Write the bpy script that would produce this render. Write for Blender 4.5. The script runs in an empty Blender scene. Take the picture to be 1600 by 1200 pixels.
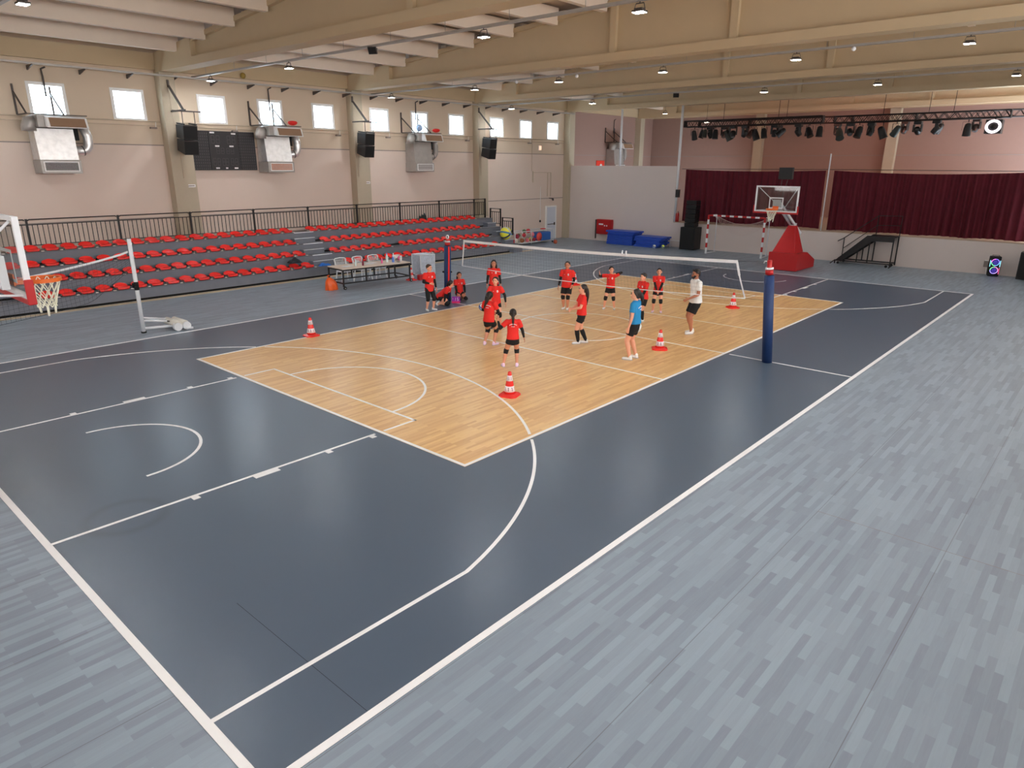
import bpy, math, random
from mathutils import Vector, Matrix
random.seed(7)
PI = math.pi
SC = bpy.context.scene
COL = SC.collection

# ---------------------------------------------------------------- camera
CAM = Vector((-15.7429, -11.4615, 4.4099))
def cam_rot(yaw, pitch, roll):
    f = Vector((math.cos(pitch)*math.cos(yaw), math.cos(pitch)*math.sin(yaw), math.sin(pitch)))
    r = f.cross(Vector((0, 0, 1))).normalized(); u = r.cross(f)
    c, s = math.cos(roll), math.sin(roll)
    r2 = c*r + s*u; u2 = -s*r + c*u
    return Matrix((r2, u2, -f)).transposed()
cd = bpy.data.cameras.new('camera'); cam = bpy.data.objects.new('camera', cd); COL.objects.link(cam)
cd.sensor_width = 36; cd.lens = 1070.565*36/1600; cd.clip_start = .05; cd.clip_end = 300
cam.matrix_world = Matrix.Translation(CAM) @ cam_rot(.726958, -.308609, .00436).to_4x4()
SC.camera = cam

# ---------------------------------------------------------------- world, exposure, fill lights
SC.view_settings.view_transform = 'Standard'; SC.view_settings.look = 'None'
SC.view_settings.gamma = 1; SC.view_settings.exposure = 0.12
SC.view_settings.use_curve_mapping = False
SC.cycles.use_denoising = True
try:
    SC.cycles.denoiser = 'OPENIMAGEDENOISE'
except Exception:
    pass
SC.cycles.max_bounces = 8; SC.cycles.diffuse_bounces = 5; SC.cycles.glossy_bounces = 4
SC.cycles.transparent_max_bounces = 16; SC.cycles.sample_clamp_indirect = 6
SC.cycles.caustics_reflective = False; SC.cycles.caustics_refractive = False
W = bpy.data.worlds.new('world'); SC.world = W; W.use_nodes = True
bg = W.node_tree.nodes['Background']; bg.inputs[0].default_value = (.72, .87, 1, 1); bg.inputs[1].default_value = 14.0

def fill_light(name, loc, rot, sx, sy, power, colour, spread=130):
    """light coming in through a band of windows of the hall (behind or beside the viewer)"""
    l = bpy.data.lights.new(name, 'AREA'); l.shape = 'RECTANGLE'; l.size = sx; l.size_y = sy
    l.energy = power; l.color = colour; l.spread = math.radians(spread)
    o = bpy.data.objects.new(name, l); COL.objects.link(o); o.location = loc; o.rotation_euler = rot
    return o
FILL_COL = (1.0, .97, .94)
# added fill lights standing in for assumed windows; these walls are solid
for x, e in ((-15.7, 260), (-7.8, 360), (.3, 350), (8.3, 190)):
    fill_light('daylight_right', (x, -15.85, 5.5), (math.radians(92), 0, 0), 6.0, 2.4, e, FILL_COL)
for y in (-10.5, -3.5, 3.5, 10.5):
    fill_light('daylight_rear', (-19.8, y, 3.0), (0, math.radians(-72), 0), 4.4, 5.6, 115, FILL_COL, 125)

# ---------------------------------------------------------------- materials
def lin(c):
    c /= 255
    return c/12.92 if c <= .04045 else ((c+.055)/1.055)**2.4
def rgb(r, g, b, k=1.0):
    return tuple(min(.95, lin(v)/k) for v in (r, g, b)) + (1,)
MATS = {}
def mat(name, col, rough=.6, metal=0, vary=.06, scale=6, emit=None, estr=0, spec=.5, coat=0, bump=0):
    if name in MATS: return MATS[name]
    m = bpy.data.materials.new(name); m.use_nodes = True
    nt = m.node_tree; b = nt.nodes['Principled BSDF']
    b.inputs['Roughness'].default_value = rough; b.inputs['Metallic'].default_value = metal
    b.inputs['Specular IOR Level'].default_value = spec
    if coat: b.inputs['Coat Weight'].default_value = coat
    if vary:
        tc = nt.nodes.new('ShaderNodeTexCoord'); n = nt.nodes.new('ShaderNodeTexNoise')
        n.inputs['Scale'].default_value = scale; n.inputs['Detail'].default_value = 4
        r = nt.nodes.new('ShaderNodeMapRange'); r.inputs[3].default_value = 1-vary; r.inputs[4].default_value = 1+vary
        h = nt.nodes.new('ShaderNodeHueSaturation'); h.inputs['Color'].default_value = col
        nt.links.new(tc.outputs['Object'], n.inputs['Vector']); nt.links.new(n.outputs['Fac'], r.inputs[0])
        nt.links.new(r.outputs[0], h.inputs['Value']); nt.links.new(h.outputs[0], b.inputs['Base Color'])
        if bump:
            bp = nt.nodes.new('ShaderNodeBump'); bp.inputs['Strength'].default_value = bump
            nt.links.new(n.outputs['Fac'], bp.inputs['Height']); nt.links.new(bp.outputs[0], b.inputs['Normal'])
    else:
        b.inputs['Base Color'].default_value = col
    if emit:
        b.inputs['Emission Color'].default_value = emit; b.inputs['Emission Strength'].default_value = estr
    MATS[name] = m
    return m

def planks(name, cA, cB, w, l, gap_dark, rough, grain=.5, seams=None, spec=.5):
    """floor planks running along world X, optional roll seams"""
    m = bpy.data.materials.new(name); m.use_nodes = True; nt = m.node_tree; N = nt.nodes; L = nt.links
    b = N['Principled BSDF']; b.inputs['Roughness'].default_value = rough; b.inputs['Specular IOR Level'].default_value = spec
    tc = N.new('ShaderNodeTexCoord')
    br = N.new('ShaderNodeTexBrick'); br.offset = .37; br.offset_frequency = 2; br.squash = 1
    br.inputs['Scale'].default_value = 1; br.inputs['Brick Width'].default_value = l; br.inputs['Row Height'].default_value = w
    br.inputs['Mortar Size'].default_value = .0008; br.inputs['Mortar Smooth'].default_value = 0
    br.inputs['Color1'].default_value = (0, 0, 0, 1); br.inputs['Color2'].default_value = (1, 1, 1, 1); br.inputs['Mortar'].default_value = (.5, .5, .5, 1)
    L.new(tc.outputs['Object'], br.inputs['Vector'])
    mp = N.new('ShaderNodeMapping'); mp.inputs['Scale'].default_value = (1.2, 14, 1)
    L.new(tc.outputs['Object'], mp.inputs['Vector'])
    gr = N.new('ShaderNodeTexNoise'); gr.inputs['Scale'].default_value = 2.2; gr.inputs['Detail'].default_value = 6; gr.inputs['Distortion'].default_value = 1.2
    L.new(mp.outputs[0], gr.inputs['Vector'])
    mx = N.new('ShaderNodeMix'); mx.data_type = 'RGBA'
    add = N.new('ShaderNodeMath'); add.operation = 'MULTIPLY_ADD'; add.inputs[1].default_value = grain
    L.new(gr.outputs['Fac'], add.inputs[0])
    sc = N.new('ShaderNodeMath'); sc.operation = 'MULTIPLY'; sc.inputs[1].default_value = 1-grain
    L.new(br.outputs['Color'], sc.inputs[0]); L.new(sc.outputs[0], add.inputs[2])
    add.use_clamp = True
    L.new(add.outputs[0], mx.inputs['Factor']); mx.inputs[6].default_value = cA; mx.inputs[7].default_value = cB
    out = mx.outputs[2]
    sep = N.new('ShaderNodeSeparateXYZ'); L.new(tc.outputs['Object'], sep.inputs[0])
    if seams:
        a = N.new('ShaderNodeMath'); a.operation = 'ADD'; a.inputs[1].default_value = seams[1]
        L.new(sep.outputs['Y'], a.inputs[0])
        f = N.new('ShaderNodeMath'); f.operation = 'PINGPONG'; f.inputs[1].default_value = seams[0]/2
        L.new(a.outputs[0], f.inputs[0])
        lt = N.new('ShaderNodeMath'); lt.operation = 'LESS_THAN'; lt.inputs[1].default_value = .004
        L.new(f.outputs[0], lt.inputs[0])
        mq = N.new('ShaderNodeMath'); mq.operation = 'MULTIPLY'; mq.inputs[1].default_value = .55
        L.new(lt.outputs[0], mq.inputs[0])
        m2 = N.new('ShaderNodeMix'); m2.data_type = 'RGBA'; L.new(mq.outputs[0], m2.inputs['Factor'])
        L.new(out, m2.inputs[6]); m2.inputs[7].default_value = gap_dark; out = m2.outputs[2]
    L.new(out, b.inputs['Base Color'])
    return m

# ---------------------------------------------------------------- mesh helpers
class MB:
    def __init__(s): s.v = []; s.f = []; s.sm = []
    def add(s, v, f, smooth=False):
        n = len(s.v); s.v += [tuple(p) for p in v]; s.f += [tuple(i+n for i in q) for q in f]; s.sm += [smooth]*len(f); return s
    def box(s, x0, y0, z0, x1, y1, z1, M=None):
        if x0 > x1: x0, x1 = x1, x0
        if y0 > y1: y0, y1 = y1, y0
        if z0 > z1: z0, z1 = z1, z0
        v = [Vector(p) for p in ((x0,y0,z0),(x1,y0,z0),(x1,y1,z0),(x0,y1,z0),(x0,y0,z1),(x1,y0,z1),(x1,y1,z1),(x0,y1,z1))]
        if M: v = [M @ p for p in v]
        return s.add(v, [(0,3,2,1),(4,5,6,7),(0,1,5,4),(1,2,6,5),(2,3,7,6),(3,0,4,7)])
    def cbox(s, c, d, M=None):
        return s.box(c[0]-d[0]/2, c[1]-d[1]/2, c[2]-d[2]/2, c[0]+d[0]/2, c[1]+d[1]/2, c[2]+d[2]/2, M)
    def tube(s, pts, r, n=10, caps=True, closed=False):
        """swept round tube along points; r number or list"""
        P = [Vector(p) for p in pts]; k = len(P)
        R = r if isinstance(r, (list, tuple)) else [r]*k
        up = None; v = []; f = []
        for i in range(k):
            if closed: d = (P[(i+1) % k]-P[i-1]).normalized()
            elif i == 0: d = (P[1]-P[0]).normalized()
            elif i == k-1: d = (P[-1]-P[-2]).normalized()
            else: d = ((P[i+1]-P[i]).normalized()+(P[i]-P[i-1]).normalized()).normalized()
            if up is None:
                up = d.orthogonal().normalized()
            else:
                up = (up-d*up.dot(d))
                up = up.normalized() if up.length > 1e-6 else d.orthogonal().normalized()
            w = d.cross(up)
            v += [P[i]+(up*math.cos(2*PI*j/n)+w*math.sin(2*PI*j/n))*R[i] for j in range(n)]
        for i in range(k if closed else k-1):
            a = i*n; b = ((i+1) % k)*n
            f += [(a+j, a+(j+1) % n, b+(j+1) % n, b+j) for j in range(n)]
        s.add(v, f, n > 5)
        if caps and not closed:
            s.add(v[:n], [tuple(reversed(range(n)))]); s.add(v[-n:], [tuple(range(n))])
        return s
    def bar(s, p, q, w, h=None, up=(0,0,1)):
        """rectangular bar from p to q"""
        h = h or w; p = Vector(p); q = Vector(q); d = (q-p).normalized(); u = Vector(up)
        if abs(d.dot(u)) > .98: u = Vector((1,0,0))
        a = d.cross(u).normalized(); b = a.cross(d)
        v = [c+a*w/2*i+b*h/2*j for c in (p, q) for i, j in ((-1,-1),(1,-1),(1,1),(-1,1))]
        return s.add(v, [(0,1,2,3),(7,6,5,4),(0,4,5,1),(1,5,6,2),(2,6,7,3),(3,7,4,0)])
    def lathe(s, prof, c=(0,0,0), n=20, M=None, smooth=True):
        v = []; f = []; k = len(prof)
        for r, z in prof:
            for j in range(n):
                p = Vector((c[0]+r*math.cos(2*PI*j/n), c[1]+r*math.sin(2*PI*j/n), c[2]+z)); v.append(M @ p if M else p)
        for i in range(k-1): f += [(i*n+j, i*n+(j+1) % n, (i+1)*n+(j+1) % n, (i+1)*n+j) for j in range(n)]
        s.add(v, f, smooth)
        s.add(v[:n], [tuple(reversed(range(n)))]); s.add(v[-n:], [tuple(range(n))])
        return s
    def prism(s, poly, a, b, axis='y'):
        """polygon in the plane normal to axis, extruded a..b"""
        n = len(poly)
        def P(p, t): return (t, p[0], p[1]) if axis == 'x' else (p[0], t, p[1]) if axis == 'y' else (p[0], p[1], t)
        v = [P(p, a) for p in poly]+[P(p, b) for p in poly]
        return s.add(v, [tuple(range(n)), tuple(range(2*n-1, n-1, -1))]+[(i, i+n, (i+1) % n+n, (i+1) % n) for i in range(n)])
    def ball(s, c, r, n=12, m=8, sc=(1,1,1), M=None):
        v = []; f = []
        for i in range(m+1):
            t = PI*i/m
            for j in range(n):
                p = Vector((c[0]+r*sc[0]*math.sin(t)*math.cos(2*PI*j/n), c[1]+r*sc[1]*math.sin(t)*math.sin(2*PI*j/n), c[2]+r*sc[2]*math.cos(t)))
                v.append(M @ p if M else p)
        for i in range(m): f += [(i*n+j, (i+1)*n+j, (i+1)*n+(j+1) % n, i*n+(j+1) % n) for j in range(n)]
        return s.add(v, f, True)
    def grid(s, fn, nu, nv, smooth=True):
        v = [fn(i/nu, j/nv) for i in range(nu+1) for j in range(nv+1)]
        f = [(i*(nv+1)+j, (i+1)*(nv+1)+j, (i+1)*(nv+1)+j+1, i*(nv+1)+j+1) for i in range(nu) for j in range(nv)]
        return s.add(v, f, smooth)
    def mesh(s, name):
        m = bpy.data.meshes.new(name); m.from_pydata(s.v, [], s.f)
        m.polygons.foreach_set('use_smooth', s.sm)
        m.validate(); return m
    def build(s, name, ma, parent=None, bevel=0, fix=True, solid=0):
        me = s.mesh(name)
        if fix:
            import bmesh
            bm = bmesh.new(); bm.from_mesh(me)
            if not solid: bmesh.ops.remove_doubles(bm, verts=bm.verts, dist=1e-5)
            bmesh.ops.recalc_face_normals(bm, faces=bm.faces); bm.to_mesh(me); bm.free()
        me.materials.append(ma)
        o = bpy.data.objects.new(name, me); COL.objects.link(o)
        if parent: o.parent = parent
        if solid:
            q = o.modifiers.new('solid', 'SOLIDIFY'); q.thickness = solid; q.offset = 0
        if bevel:
            q = o.modifiers.new('bevel', 'BEVEL'); q.width = bevel; q.segments = 2; q.limit_method = 'ANGLE'
        return o
def tag(o, label, cat, group=None, kind=None):
    o['label'] = label; o['category'] = cat
    if group: o['group'] = group
    if kind: o['kind'] = kind
    return o
def thing(name, label, cat, loc=(0,0,0), rz=0, group=None):
    o = bpy.data.objects.new(name, None); COL.objects.link(o); o.location = loc; o.rotation_euler = (0,0,rz)
    o.empty_display_size = .1
    return tag(o, label, cat, group)
def struct(o):
    o['kind'] = 'structure'; return o
def dup(root, loc=None, rz=None, label=None, group=None, rot=None):
    def cp(o, par):
        c = o.copy(); COL.objects.link(c); c.parent = par
        for k in [q for q in KIDS if q.parent is o]: cp(k, c)
        return c
    KIDS = [o for o in root.children_recursive]
    r = cp(root, None)
    if loc is not None: r.location = loc
    if rz is not None: r.rotation_euler = (0,0,rz)
    if rot is not None: r.rotation_euler = rot
    if label: r['label'] = label
    if group: r['group'] = group
    return r
def ordinal(i):
    return ('first second third fourth fifth sixth seventh eighth ninth tenth eleventh twelfth thirteenth fourteenth fifteenth '
            'sixteenth seventeenth eighteenth nineteenth twentieth twenty-first twenty-second twenty-third twenty-fourth twenty-fifth').split()[i]

# ---------------------------------------------------------------- colours
K = .60
M_wall = mat('wall_plaster', rgb(172,157,147,K), .85, vary=.02, scale=1.5)
_nt = M_wall.node_tree; _tc = _nt.nodes.new('ShaderNodeTexCoord'); _s = _nt.nodes.new('ShaderNodeSeparateXYZ'); _g = _nt.nodes.new('ShaderNodeMath'); _g.operation = 'GREATER_THAN'; _g.inputs[1].default_value = 5.07
_m = _nt.nodes.new('ShaderNodeMix'); _m.data_type = 'RGBA'; _m.inputs[6].default_value = rgb(174,160,150,.54); _m.inputs[7].default_value = rgb(166,152,135,.54)
_nt.links.new(_tc.outputs['Object'], _s.inputs[0]); _nt.links.new(_s.outputs['Z'], _g.inputs[0]); _nt.links.new(_g.outputs[0], _m.inputs['Factor'])
_nt.links.new(_m.outputs[2], [n for n in _nt.nodes if n.type == 'HUE_SAT'][0].inputs['Color'])
M_wall2 = mat('white_plaster', rgb(170,160,155,.56), .8, vary=.02, scale=1.5)
M_col = mat('column_paint', rgb(152,142,124,K), .7, vary=.03)
M_beam = mat('beam_concrete', rgb(163,146,119,.63), .75, vary=.04, scale=2)
M_purl = mat('purlin_concrete', rgb(176,165,153,.50), .8, vary=.05, scale=2)
M_roof = mat('roof_panel', rgb(150,138,128,K), .85, vary=.05, scale=2)
M_trim = mat('joint_grey', rgb(120,110,105,K), .7)
M_steel = mat('galvanised_steel', rgb(138,134,130,K), .45, .35, vary=.15, scale=5)
M_foil = mat('foil_insulation', rgb(205,208,212,K), .35, .75, vary=.22, scale=7, bump=.5)
M_dsteel = mat('dark_steel', rgb(62,56,54,K), .5, .3)
M_black = mat('black_paint', rgb(26,25,27), .5, vary=.1)
M_rubber = mat('black_rubber', rgb(20,20,21), .8)
M_grille = mat('black_mesh', rgb(13,13,14), .7, vary=.3, scale=60)
M_white = mat('white_paint', rgb(205,207,210,.72), .4)
M_line = mat('court_line_white', rgb(208,210,213,.62), .5, vary=.03)
M_red = mat('red_plastic', (.88,.030,.024,1), .25, vary=.05, spec=.6)
M_redpaint = mat('red_paint', (.50,.012,.014,1), .4, vary=.08)
M_redfab = mat('red_jersey', (.82,.022,.016,1), .75, vary=.08, scale=12)
M_blackfab = mat('black_fabric', rgb(22,22,25), .85, vary=.15, scale=14)
M_navy = mat('navy_padding', rgb(22,48,92,.8), .55)
M_orange = mat('orange_paint', (.85,.16,.02,1), .4)
M_glass = bpy.data.materials.new('clear_glass'); M_glass.use_nodes = True
def _glass(m, tint, share):
    nt = m.node_tree; N = nt.nodes; N.remove(N['Principled BSDF'])
    t = N.new('ShaderNodeBsdfTransparent'); t.inputs[0].default_value = tint
    g = N.new('ShaderNodeBsdfGlossy'); g.inputs['Roughness'].default_value = .03
    x = N.new('ShaderNodeMixShader'); x.inputs[0].default_value = share
    nt.links.new(t.outputs[0], x.inputs[1]); nt.links.new(g.outputs[0], x.inputs[2]); nt.links.new(x.outputs[0], N['Material Output'].inputs[0])
_glass(M_glass, (.96,.98,.98,1), .06)
M_acryl = bpy.data.materials.new('acrylic_board'); M_acryl.use_nodes = True; _glass(M_acryl, (.88,.9,.9,1), .10)

# ---------------------------------------------------------------- floor
M_grey = planks('grey_plank_vinyl', rgb(97,105,116,K), rgb(122,135,145,K), .075, .62, rgb(70,66,68,K), .42, .35, (1.5, 10.55))
M_wood = planks('maple_plank_vinyl', rgb(168,122,76,.60), rgb(215,171,118,.62), .06, .75, rgb(120,90,60,K), .30, .45)
M_dark = mat('slate_court_vinyl', rgb(65,77,91,.62), .30, vary=.05, scale=.5)
_nt = M_dark.node_tree; _N = _nt.nodes; _tc = _N.new('ShaderNodeTexCoord'); _d = _N.new('ShaderNodeVectorMath'); _d.operation = 'DISTANCE'; _d.inputs[1].default_value = (-13.1, -2.35, .004)
_a = _N.new('ShaderNodeMath'); _a.operation = 'SUBTRACT'; _a.inputs[1].default_value = .46; _b = _N.new('ShaderNodeMath'); _b.operation = 'ABSOLUTE'; _c = _N.new('ShaderNodeMapRange'); _c.inputs[1].default_value = 0; _c.inputs[2].default_value = .12; _c.inputs[3].default_value = .82; _c.inputs[4].default_value = 1
_x = _N.new('ShaderNodeMix'); _x.data_type = 'RGBA'; _x.blend_type = 'MULTIPLY'; _x.inputs['Factor'].default_value = 1; _x.inputs[6].default_value = rgb(65,77,91,.62)
_nt.links.new(_tc.outputs['Object'], _d.inputs[0]); _nt.links.new(_d.outputs['Value'], _a.inputs[0]); _nt.links.new(_a.outputs[0], _b.inputs[0]); _nt.links.new(_b.outputs[0], _c.inputs[0]); _nt.links.new(_c.outputs[0], _x.inputs[7])
_nt.links.new(_x.outputs[2], [n for n in _N if n.type == 'HUE_SAT'][0].inputs['Color'])
struct(MB().box(-20, -16.1, -.3, 20.2, 16.1, 0).build('floor', M_grey))
L_, W_ = 14.058, 7.529
struct(MB().box(-L_, -W_, 0, L_, W_, .004).build('floor_slate_court', M_dark))
struct(MB().box(-9.03, -4.53, .004, 9.03, 4.53, .008).build('floor_maple_court', M_wood))
def rect_line(mb, x0, y0, x1, y1, z): mb.box(x0, y0, z-.003, x1, y1, z)
def arc_line(mb, cx, cy, r, w, a0, a1, z, n=64, keep=None):
    for i in range(n):
        t0 = a0+(a1-a0)*i/n; t1 = a0+(a1-a0)*(i+1)/n; tm = (t0+t1)/2
        if keep and not keep(cx+r*math.cos(tm), cy+r*math.sin(tm)): continue
        p = [(cx+q*math.cos(t), cy+q*math.sin(t)) for q, t in ((r-w, t0), (r, t0), (r, t1), (r-w, t1))]
        mb.prism(p, z-.003, z, 'z')
on_wood = lambda x, y: abs(x) < 8.93 and abs(y) < 4.43
off_wood = lambda x, y: abs(x) > 9.12 or abs(y) > 4.62
LZ = .0075; WZ = .0115
b = MB()
for s in (-1, 1):
    rect_line(b, -L_, s*W_, L_, s*(W_-.08), LZ); rect_line(b, s*L_, -W_+.08, s*(L_-.08), W_-.08, LZ)
struct(b.build('trim_1', M_line))                # outer border of the slate court
b = MB()
for s in (-1, 1):
    rect_line(b, -9.03, s*4.53, 9.03, s*4.47, WZ); rect_line(b, s*9.03, -4.47, s*8.97, 4.47, WZ)
    rect_line(b, s*3, -4.47, s*2.95, 4.47, WZ)
rect_line(b, -.025, -4.47, .025, 4.47, WZ)
struct(b.build('trim_2', M_line))                # volleyball lines
b = MB()
for s in (-1, 1):
    rect_line(b, -.025, s*4.62, .025, s*(W_-.08), LZ)
    bx = s*(14-1.575); base = s*(L_-.08)
    # three point line
    for t in (-1, 1): rect_line(b, base, t*6.6, s*11.01, t*6.55, LZ)
    a = math.asin(6.6/6.75); c0 = PI if s > 0 else 0
    arc_line(b, bx, 0, 6.75, .05, c0-a, c0+a, LZ, 160, off_wood); arc_line(b, bx, 0, 6.75, .05, c0-a, c0+a, WZ, 160, on_wood)
    arc_line(b, s*12.425, 0, 1.3, .05, c0-PI/2, c0+PI/2, LZ, 32)
    for t in (-1, 1):
        rect_line(b, base, t*2.45, s*9.12, t*2.40, LZ); rect_line(b, s*8.93, t*2.45, s*8.2, t*2.40, WZ)
        rect_line(b, s*12.30, t*2.45, s*12.20, t*2.55, LZ); rect_line(b, s*11.38, t*2.45, s*10.98, t*2.55, LZ)
        rect_line(b, s*10.14, t*2.45, s*10.04, t*2.55, LZ); rect_line(b, s*9.27, t*2.45, s*9.17, t*2.55, LZ)
    rect_line(b, s*8.2, -2.45, s*8.25, 2.45, WZ)
    arc_line(b, s*8.2, 0, 1.8, .05, c0-PI/2, c0+PI/2, WZ, 48)
arc_line(b, 0, 0, 1.8, .05, 0, 2*PI, WZ, 72)
struct(b.build('trim_3', M_line))                # basketball lines
M_bare = mat('bare_screed', rgb(165,150,128,K), .85, vary=.25, scale=2.5)
struct(MB().box(-20, 12.86, 0, 13.4, 13.2, .004).build('trim_4', M_bare))
struct(MB().box(-13.052, -7.45, .004, -13.048, -5.2, .0046).build('trim_15', mat('seam_black', rgb(20,24,30), .8)))
struct(MB().box(-6.835, -12.05, .0, -6.829, -9.05, .0012).build('trim_5', M_trim))

# ---------------------------------------------------------------- shell
YW = 16.1
WIN = [-7.78, -5.28, -2.25, .2, 2.72, 5.78, 8.26, 10.76, 13.85, 16.33, 18.82]
def wall_with_windows(name, y0, y1, xs, xa, xb, ztop, ma):
    b = MB(); b.box(xa, y0, 0, xb, y1, 5.90); b.box(xa, y0, 6.90, xb, y1, ztop)
    e = [xa]
    for x in xs: e += [x-.52, x+.52]
    e.append(xb)
    for i in range(0, len(e), 2): b.box(e[i], y0, 5.90, e[i+1], y1, 6.90)
    return struct(b.build(name, ma))
struct(MB().box(-12.6, 15.645, 1.3, 12.4, YW, 1.66).build('floor_walkway', M_trim))
wall_with_windows('wall_left', YW, YW+.25, WIN, -20, 20.3, 9.0, M_wall)
struct(MB().box(20.3, YW, 0, 30.65, YW+.25, 9.0).build('wall_stage_side', mat('stage_wall_paint', rgb(128,104,96,K), .85, vary=.03)))  # wall colour darkened to stand in for the dimmer stage light
struct(MB().box(-20, -16.35, 0, 30.6, -16.1, 9.0).build('wall_right', M_wall))
struct(MB().box(-20.25, -16.35, 0, -20, 16.35, 10).build('wall_rear', M_wall))
struct(MB().box(30.4, -16.1, 0, 30.65, 16.1, 10).build('wall_stage', mat('stage_wall_paint', rgb(128,104,96,K), .85, vary=.03)))  # same tone: the weaker light is mixed into the wall colour
# low wall in front of the stage side room, and on the other side
struct(MB().box(20.2, 8.28, 0, 20.35, 16.1, 4.42).build('wall_front_left', M_wall2))
struct(MB().box(20.2, -16.1, 0, 20.35, -8.15, 4.42).build('wall_front_right', M_wall2))
struct(MB().box(20.35, 8.28, 0, 30.4, 16.1, .02).build('floor_store', M_bare))
# window frames and panes
M_wframe = mat('window_frame_white', rgb(205,200,198,K), .5)
for i, x in enumerate(WIN):
    t = bpy.data.objects.new('window_%d' % (i+1), None); COL.objects.link(t); t.location = (x, YW, 6.4); struct(t)
    b = MB(); o_, n_ = .56, .46
    b.box(-o_, -.03, -.54, o_, .09, -.44); b.box(-o_, -.03, .44, o_, .09, .54)
    b.box(-o_, -.03, -.44, -n_, .09, .44); b.box(n_, -.03, -.44, o_, .09, .44)
    b.build('window_frame', M_wframe, t, bevel=.01)
    MB().box(-n_, .04, -.44, n_, .05, .44).build('pane', M_glass, t)
    l = bpy.data.lights.new('portal', 'AREA'); l.shape = 'RECTANGLE'; l.size = .92; l.size_y = .88; l.cycles.is_portal = True
    o = bpy.data.objects.new('portal', l); COL.objects.link(o); o.location = (x, YW+.2, 6.4); o.rotation_euler = (math.radians(-90), 0, 0)
# wall joints, edge beam
def seams(n, z, xa, xb): struct(MB().box(xa, YW-.012, z-.018, xb, YW+.01, z+.018).build('trim_%d' % n, M_trim))
seams(6, 5.07, -20, 30.4); seams(7, 2.49, -20, 20.2)
struct(MB().box(30.385, -16.1, 5.05, 30.41, 16.1, 5.09).build('trim_8', M_trim))
for i, x in enumerate((-.02+.0, )): pass
struct(MB().box(-20, 15.93, 7.62, 30.4, YW, 8.16).build('edge_beam', M_beam))
struct(MB().box(30.2, -16.1, 7.62, 30.4, 16.1, 9.6).build('gable_beam', M_beam))
# the ridged roof
SL = .081; ZR = 9.46
def ztop(y): return ZR-SL*abs(y)
BX = [-12.1, -4.0, 4.25, 12.25, 20.25]
b = MB()
for s in (-1, 1):
    b.prism([(0, ztop(0)+.27), (s*16.4, ztop(16.4)+.27), (s*16.4, ztop(16.4)+.4), (0, ztop(0)+.4)], -20.2, 30.7, 'x')
struct(b.build('ceiling', M_roof))
# girders
for x in BX+[28.35]:
    b = MB()
    b.box(x-.28, -15.9, 7.55, x+.28, 15.9, 7.80)
    for s in (-1, 1):
        b.prism([(0, 7.8), (s*13.0, 7.8), (s*13.0, ztop(13)-.14), (0, ztop(0)-.14)], x-.08, x+.08, 'x')
        b.prism([(0, ztop(0)-.14), (s*13, ztop(13)-.14), (s*13, ztop(13)), (0, ztop(0))], x-.22, x+.22, 'x')
        b.prism([(s*13, 7.8), (s*15.9, 7.8), (s*15.9, ztop(15.9)), (s*13, ztop(13))], x-.26, x+.26, 'x')
        for d in (-1, 1):
            b.prism([(s*2.0-.11, 7.8), (s*2.0+.11, 7.8), (s*2.0+.11, ztop(2)-.14), (s*2.0-.11, ztop(2)-.14)], x+d*.08, x+d*.2, 'x')
    struct(b.build('girder', M_beam))
# purlins between girders
edges = [-20]+BX+[28.35, 30.2]
PY = [14.1, 12.1, 10.15, 8.2, 6.25, 4.3, 2.35, .4]
for i in range(len(edges)-1):
    xa, xb = edges[i]+.19, edges[i+1]-.19
    if xb-xa < 2.2 and i == len(edges)-2: pass
    for y0 in PY:
        for s in (-1, 1):
            y = y0*s; z = ztop(y)-.27
            b = MB(); b.prism([(y-.1, z), (y+.1, z), (y+.14, z+.5), (y-.14, z+.5)], xa, xb, 'x')
            struct(b.build('roof_purlin', M_purl))
# columns on the long walls and gable
def column(x, y, w=.5, d=.5, h=7.6): return struct(MB().box(x-w/2, y-d/2, 0, x+w/2, y+d/2, h).build('column', M_col))
for x in [-20+.25]+BX+[28.35]:
    for s in (1, -1): column(x, s*(YW-.22), .52, .44)
for y in (8.0, 0.1, -8.0): column(30.2, y, .4, .55, 7.62)
for x, y in ((-3.4, 15.95), (4.85, 15.95), (12.85, 15.95)):
    struct(MB().box(x-.32, 15.9, 1.7, x+.10, YW, 4.75).build('column_casing', M_col))
# stage
M_ledge = mat('stage_floor', rgb(150,132,115,K), .7)
struct(MB().box(20.2, -8.15, 0, 20.4, 8.28, 1.36).build('stage_front', M_wall2))
struct(MB().box(20.2, -8.15, 1.36, 30.4, 8.28, 1.40).build('stage_floor', M_ledge))
# white skirting of the end wall
struct(MB().box(20.17, 8.28, 0, 20.2, 16.1, .09).build('baseboard_front', M_wall2))
for i, (x, y, z0, r) in enumerate(((20.3, 12.13, 4.42, .06), (20.28, 8.24, 1.40, .07), (20.3, .18, 1.40, .03))):
    zt = 7.55 if i < 2 else 5.02
    struct(MB().tube([(x, y, z0), (x, y, zt)], r, 10).build('stage_post', M_white))
# door in the left wall
dt = bpy.data.objects.new('door_1', None); COL.objects.link(dt); dt.location = (18.8, YW, 0); struct(dt)
M_door = mat('door_white', rgb(172,178,188,K), .45, vary=.02)
MB().box(-.42, -.05, .01, .42, -.01, 1.96).build('door_leaf', M_door, dt, bevel=.006)
b = MB(); b.box(-.52, -.07, 0, -.42, 0, 2.04); b.box(.42, -.07, 0, .52, 0, 2.04); b.box(-.42, -.07, 1.96, .42, 0, 2.04); b.build('door_frame', M_wframe, dt)
b = MB(); b.box(-.35, -.09, .9, .34, -.06, .94); b.box(.28, -.1, .86, .36, -.05, 1.02); b.build('push_bar', M_dsteel, dt)
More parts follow.
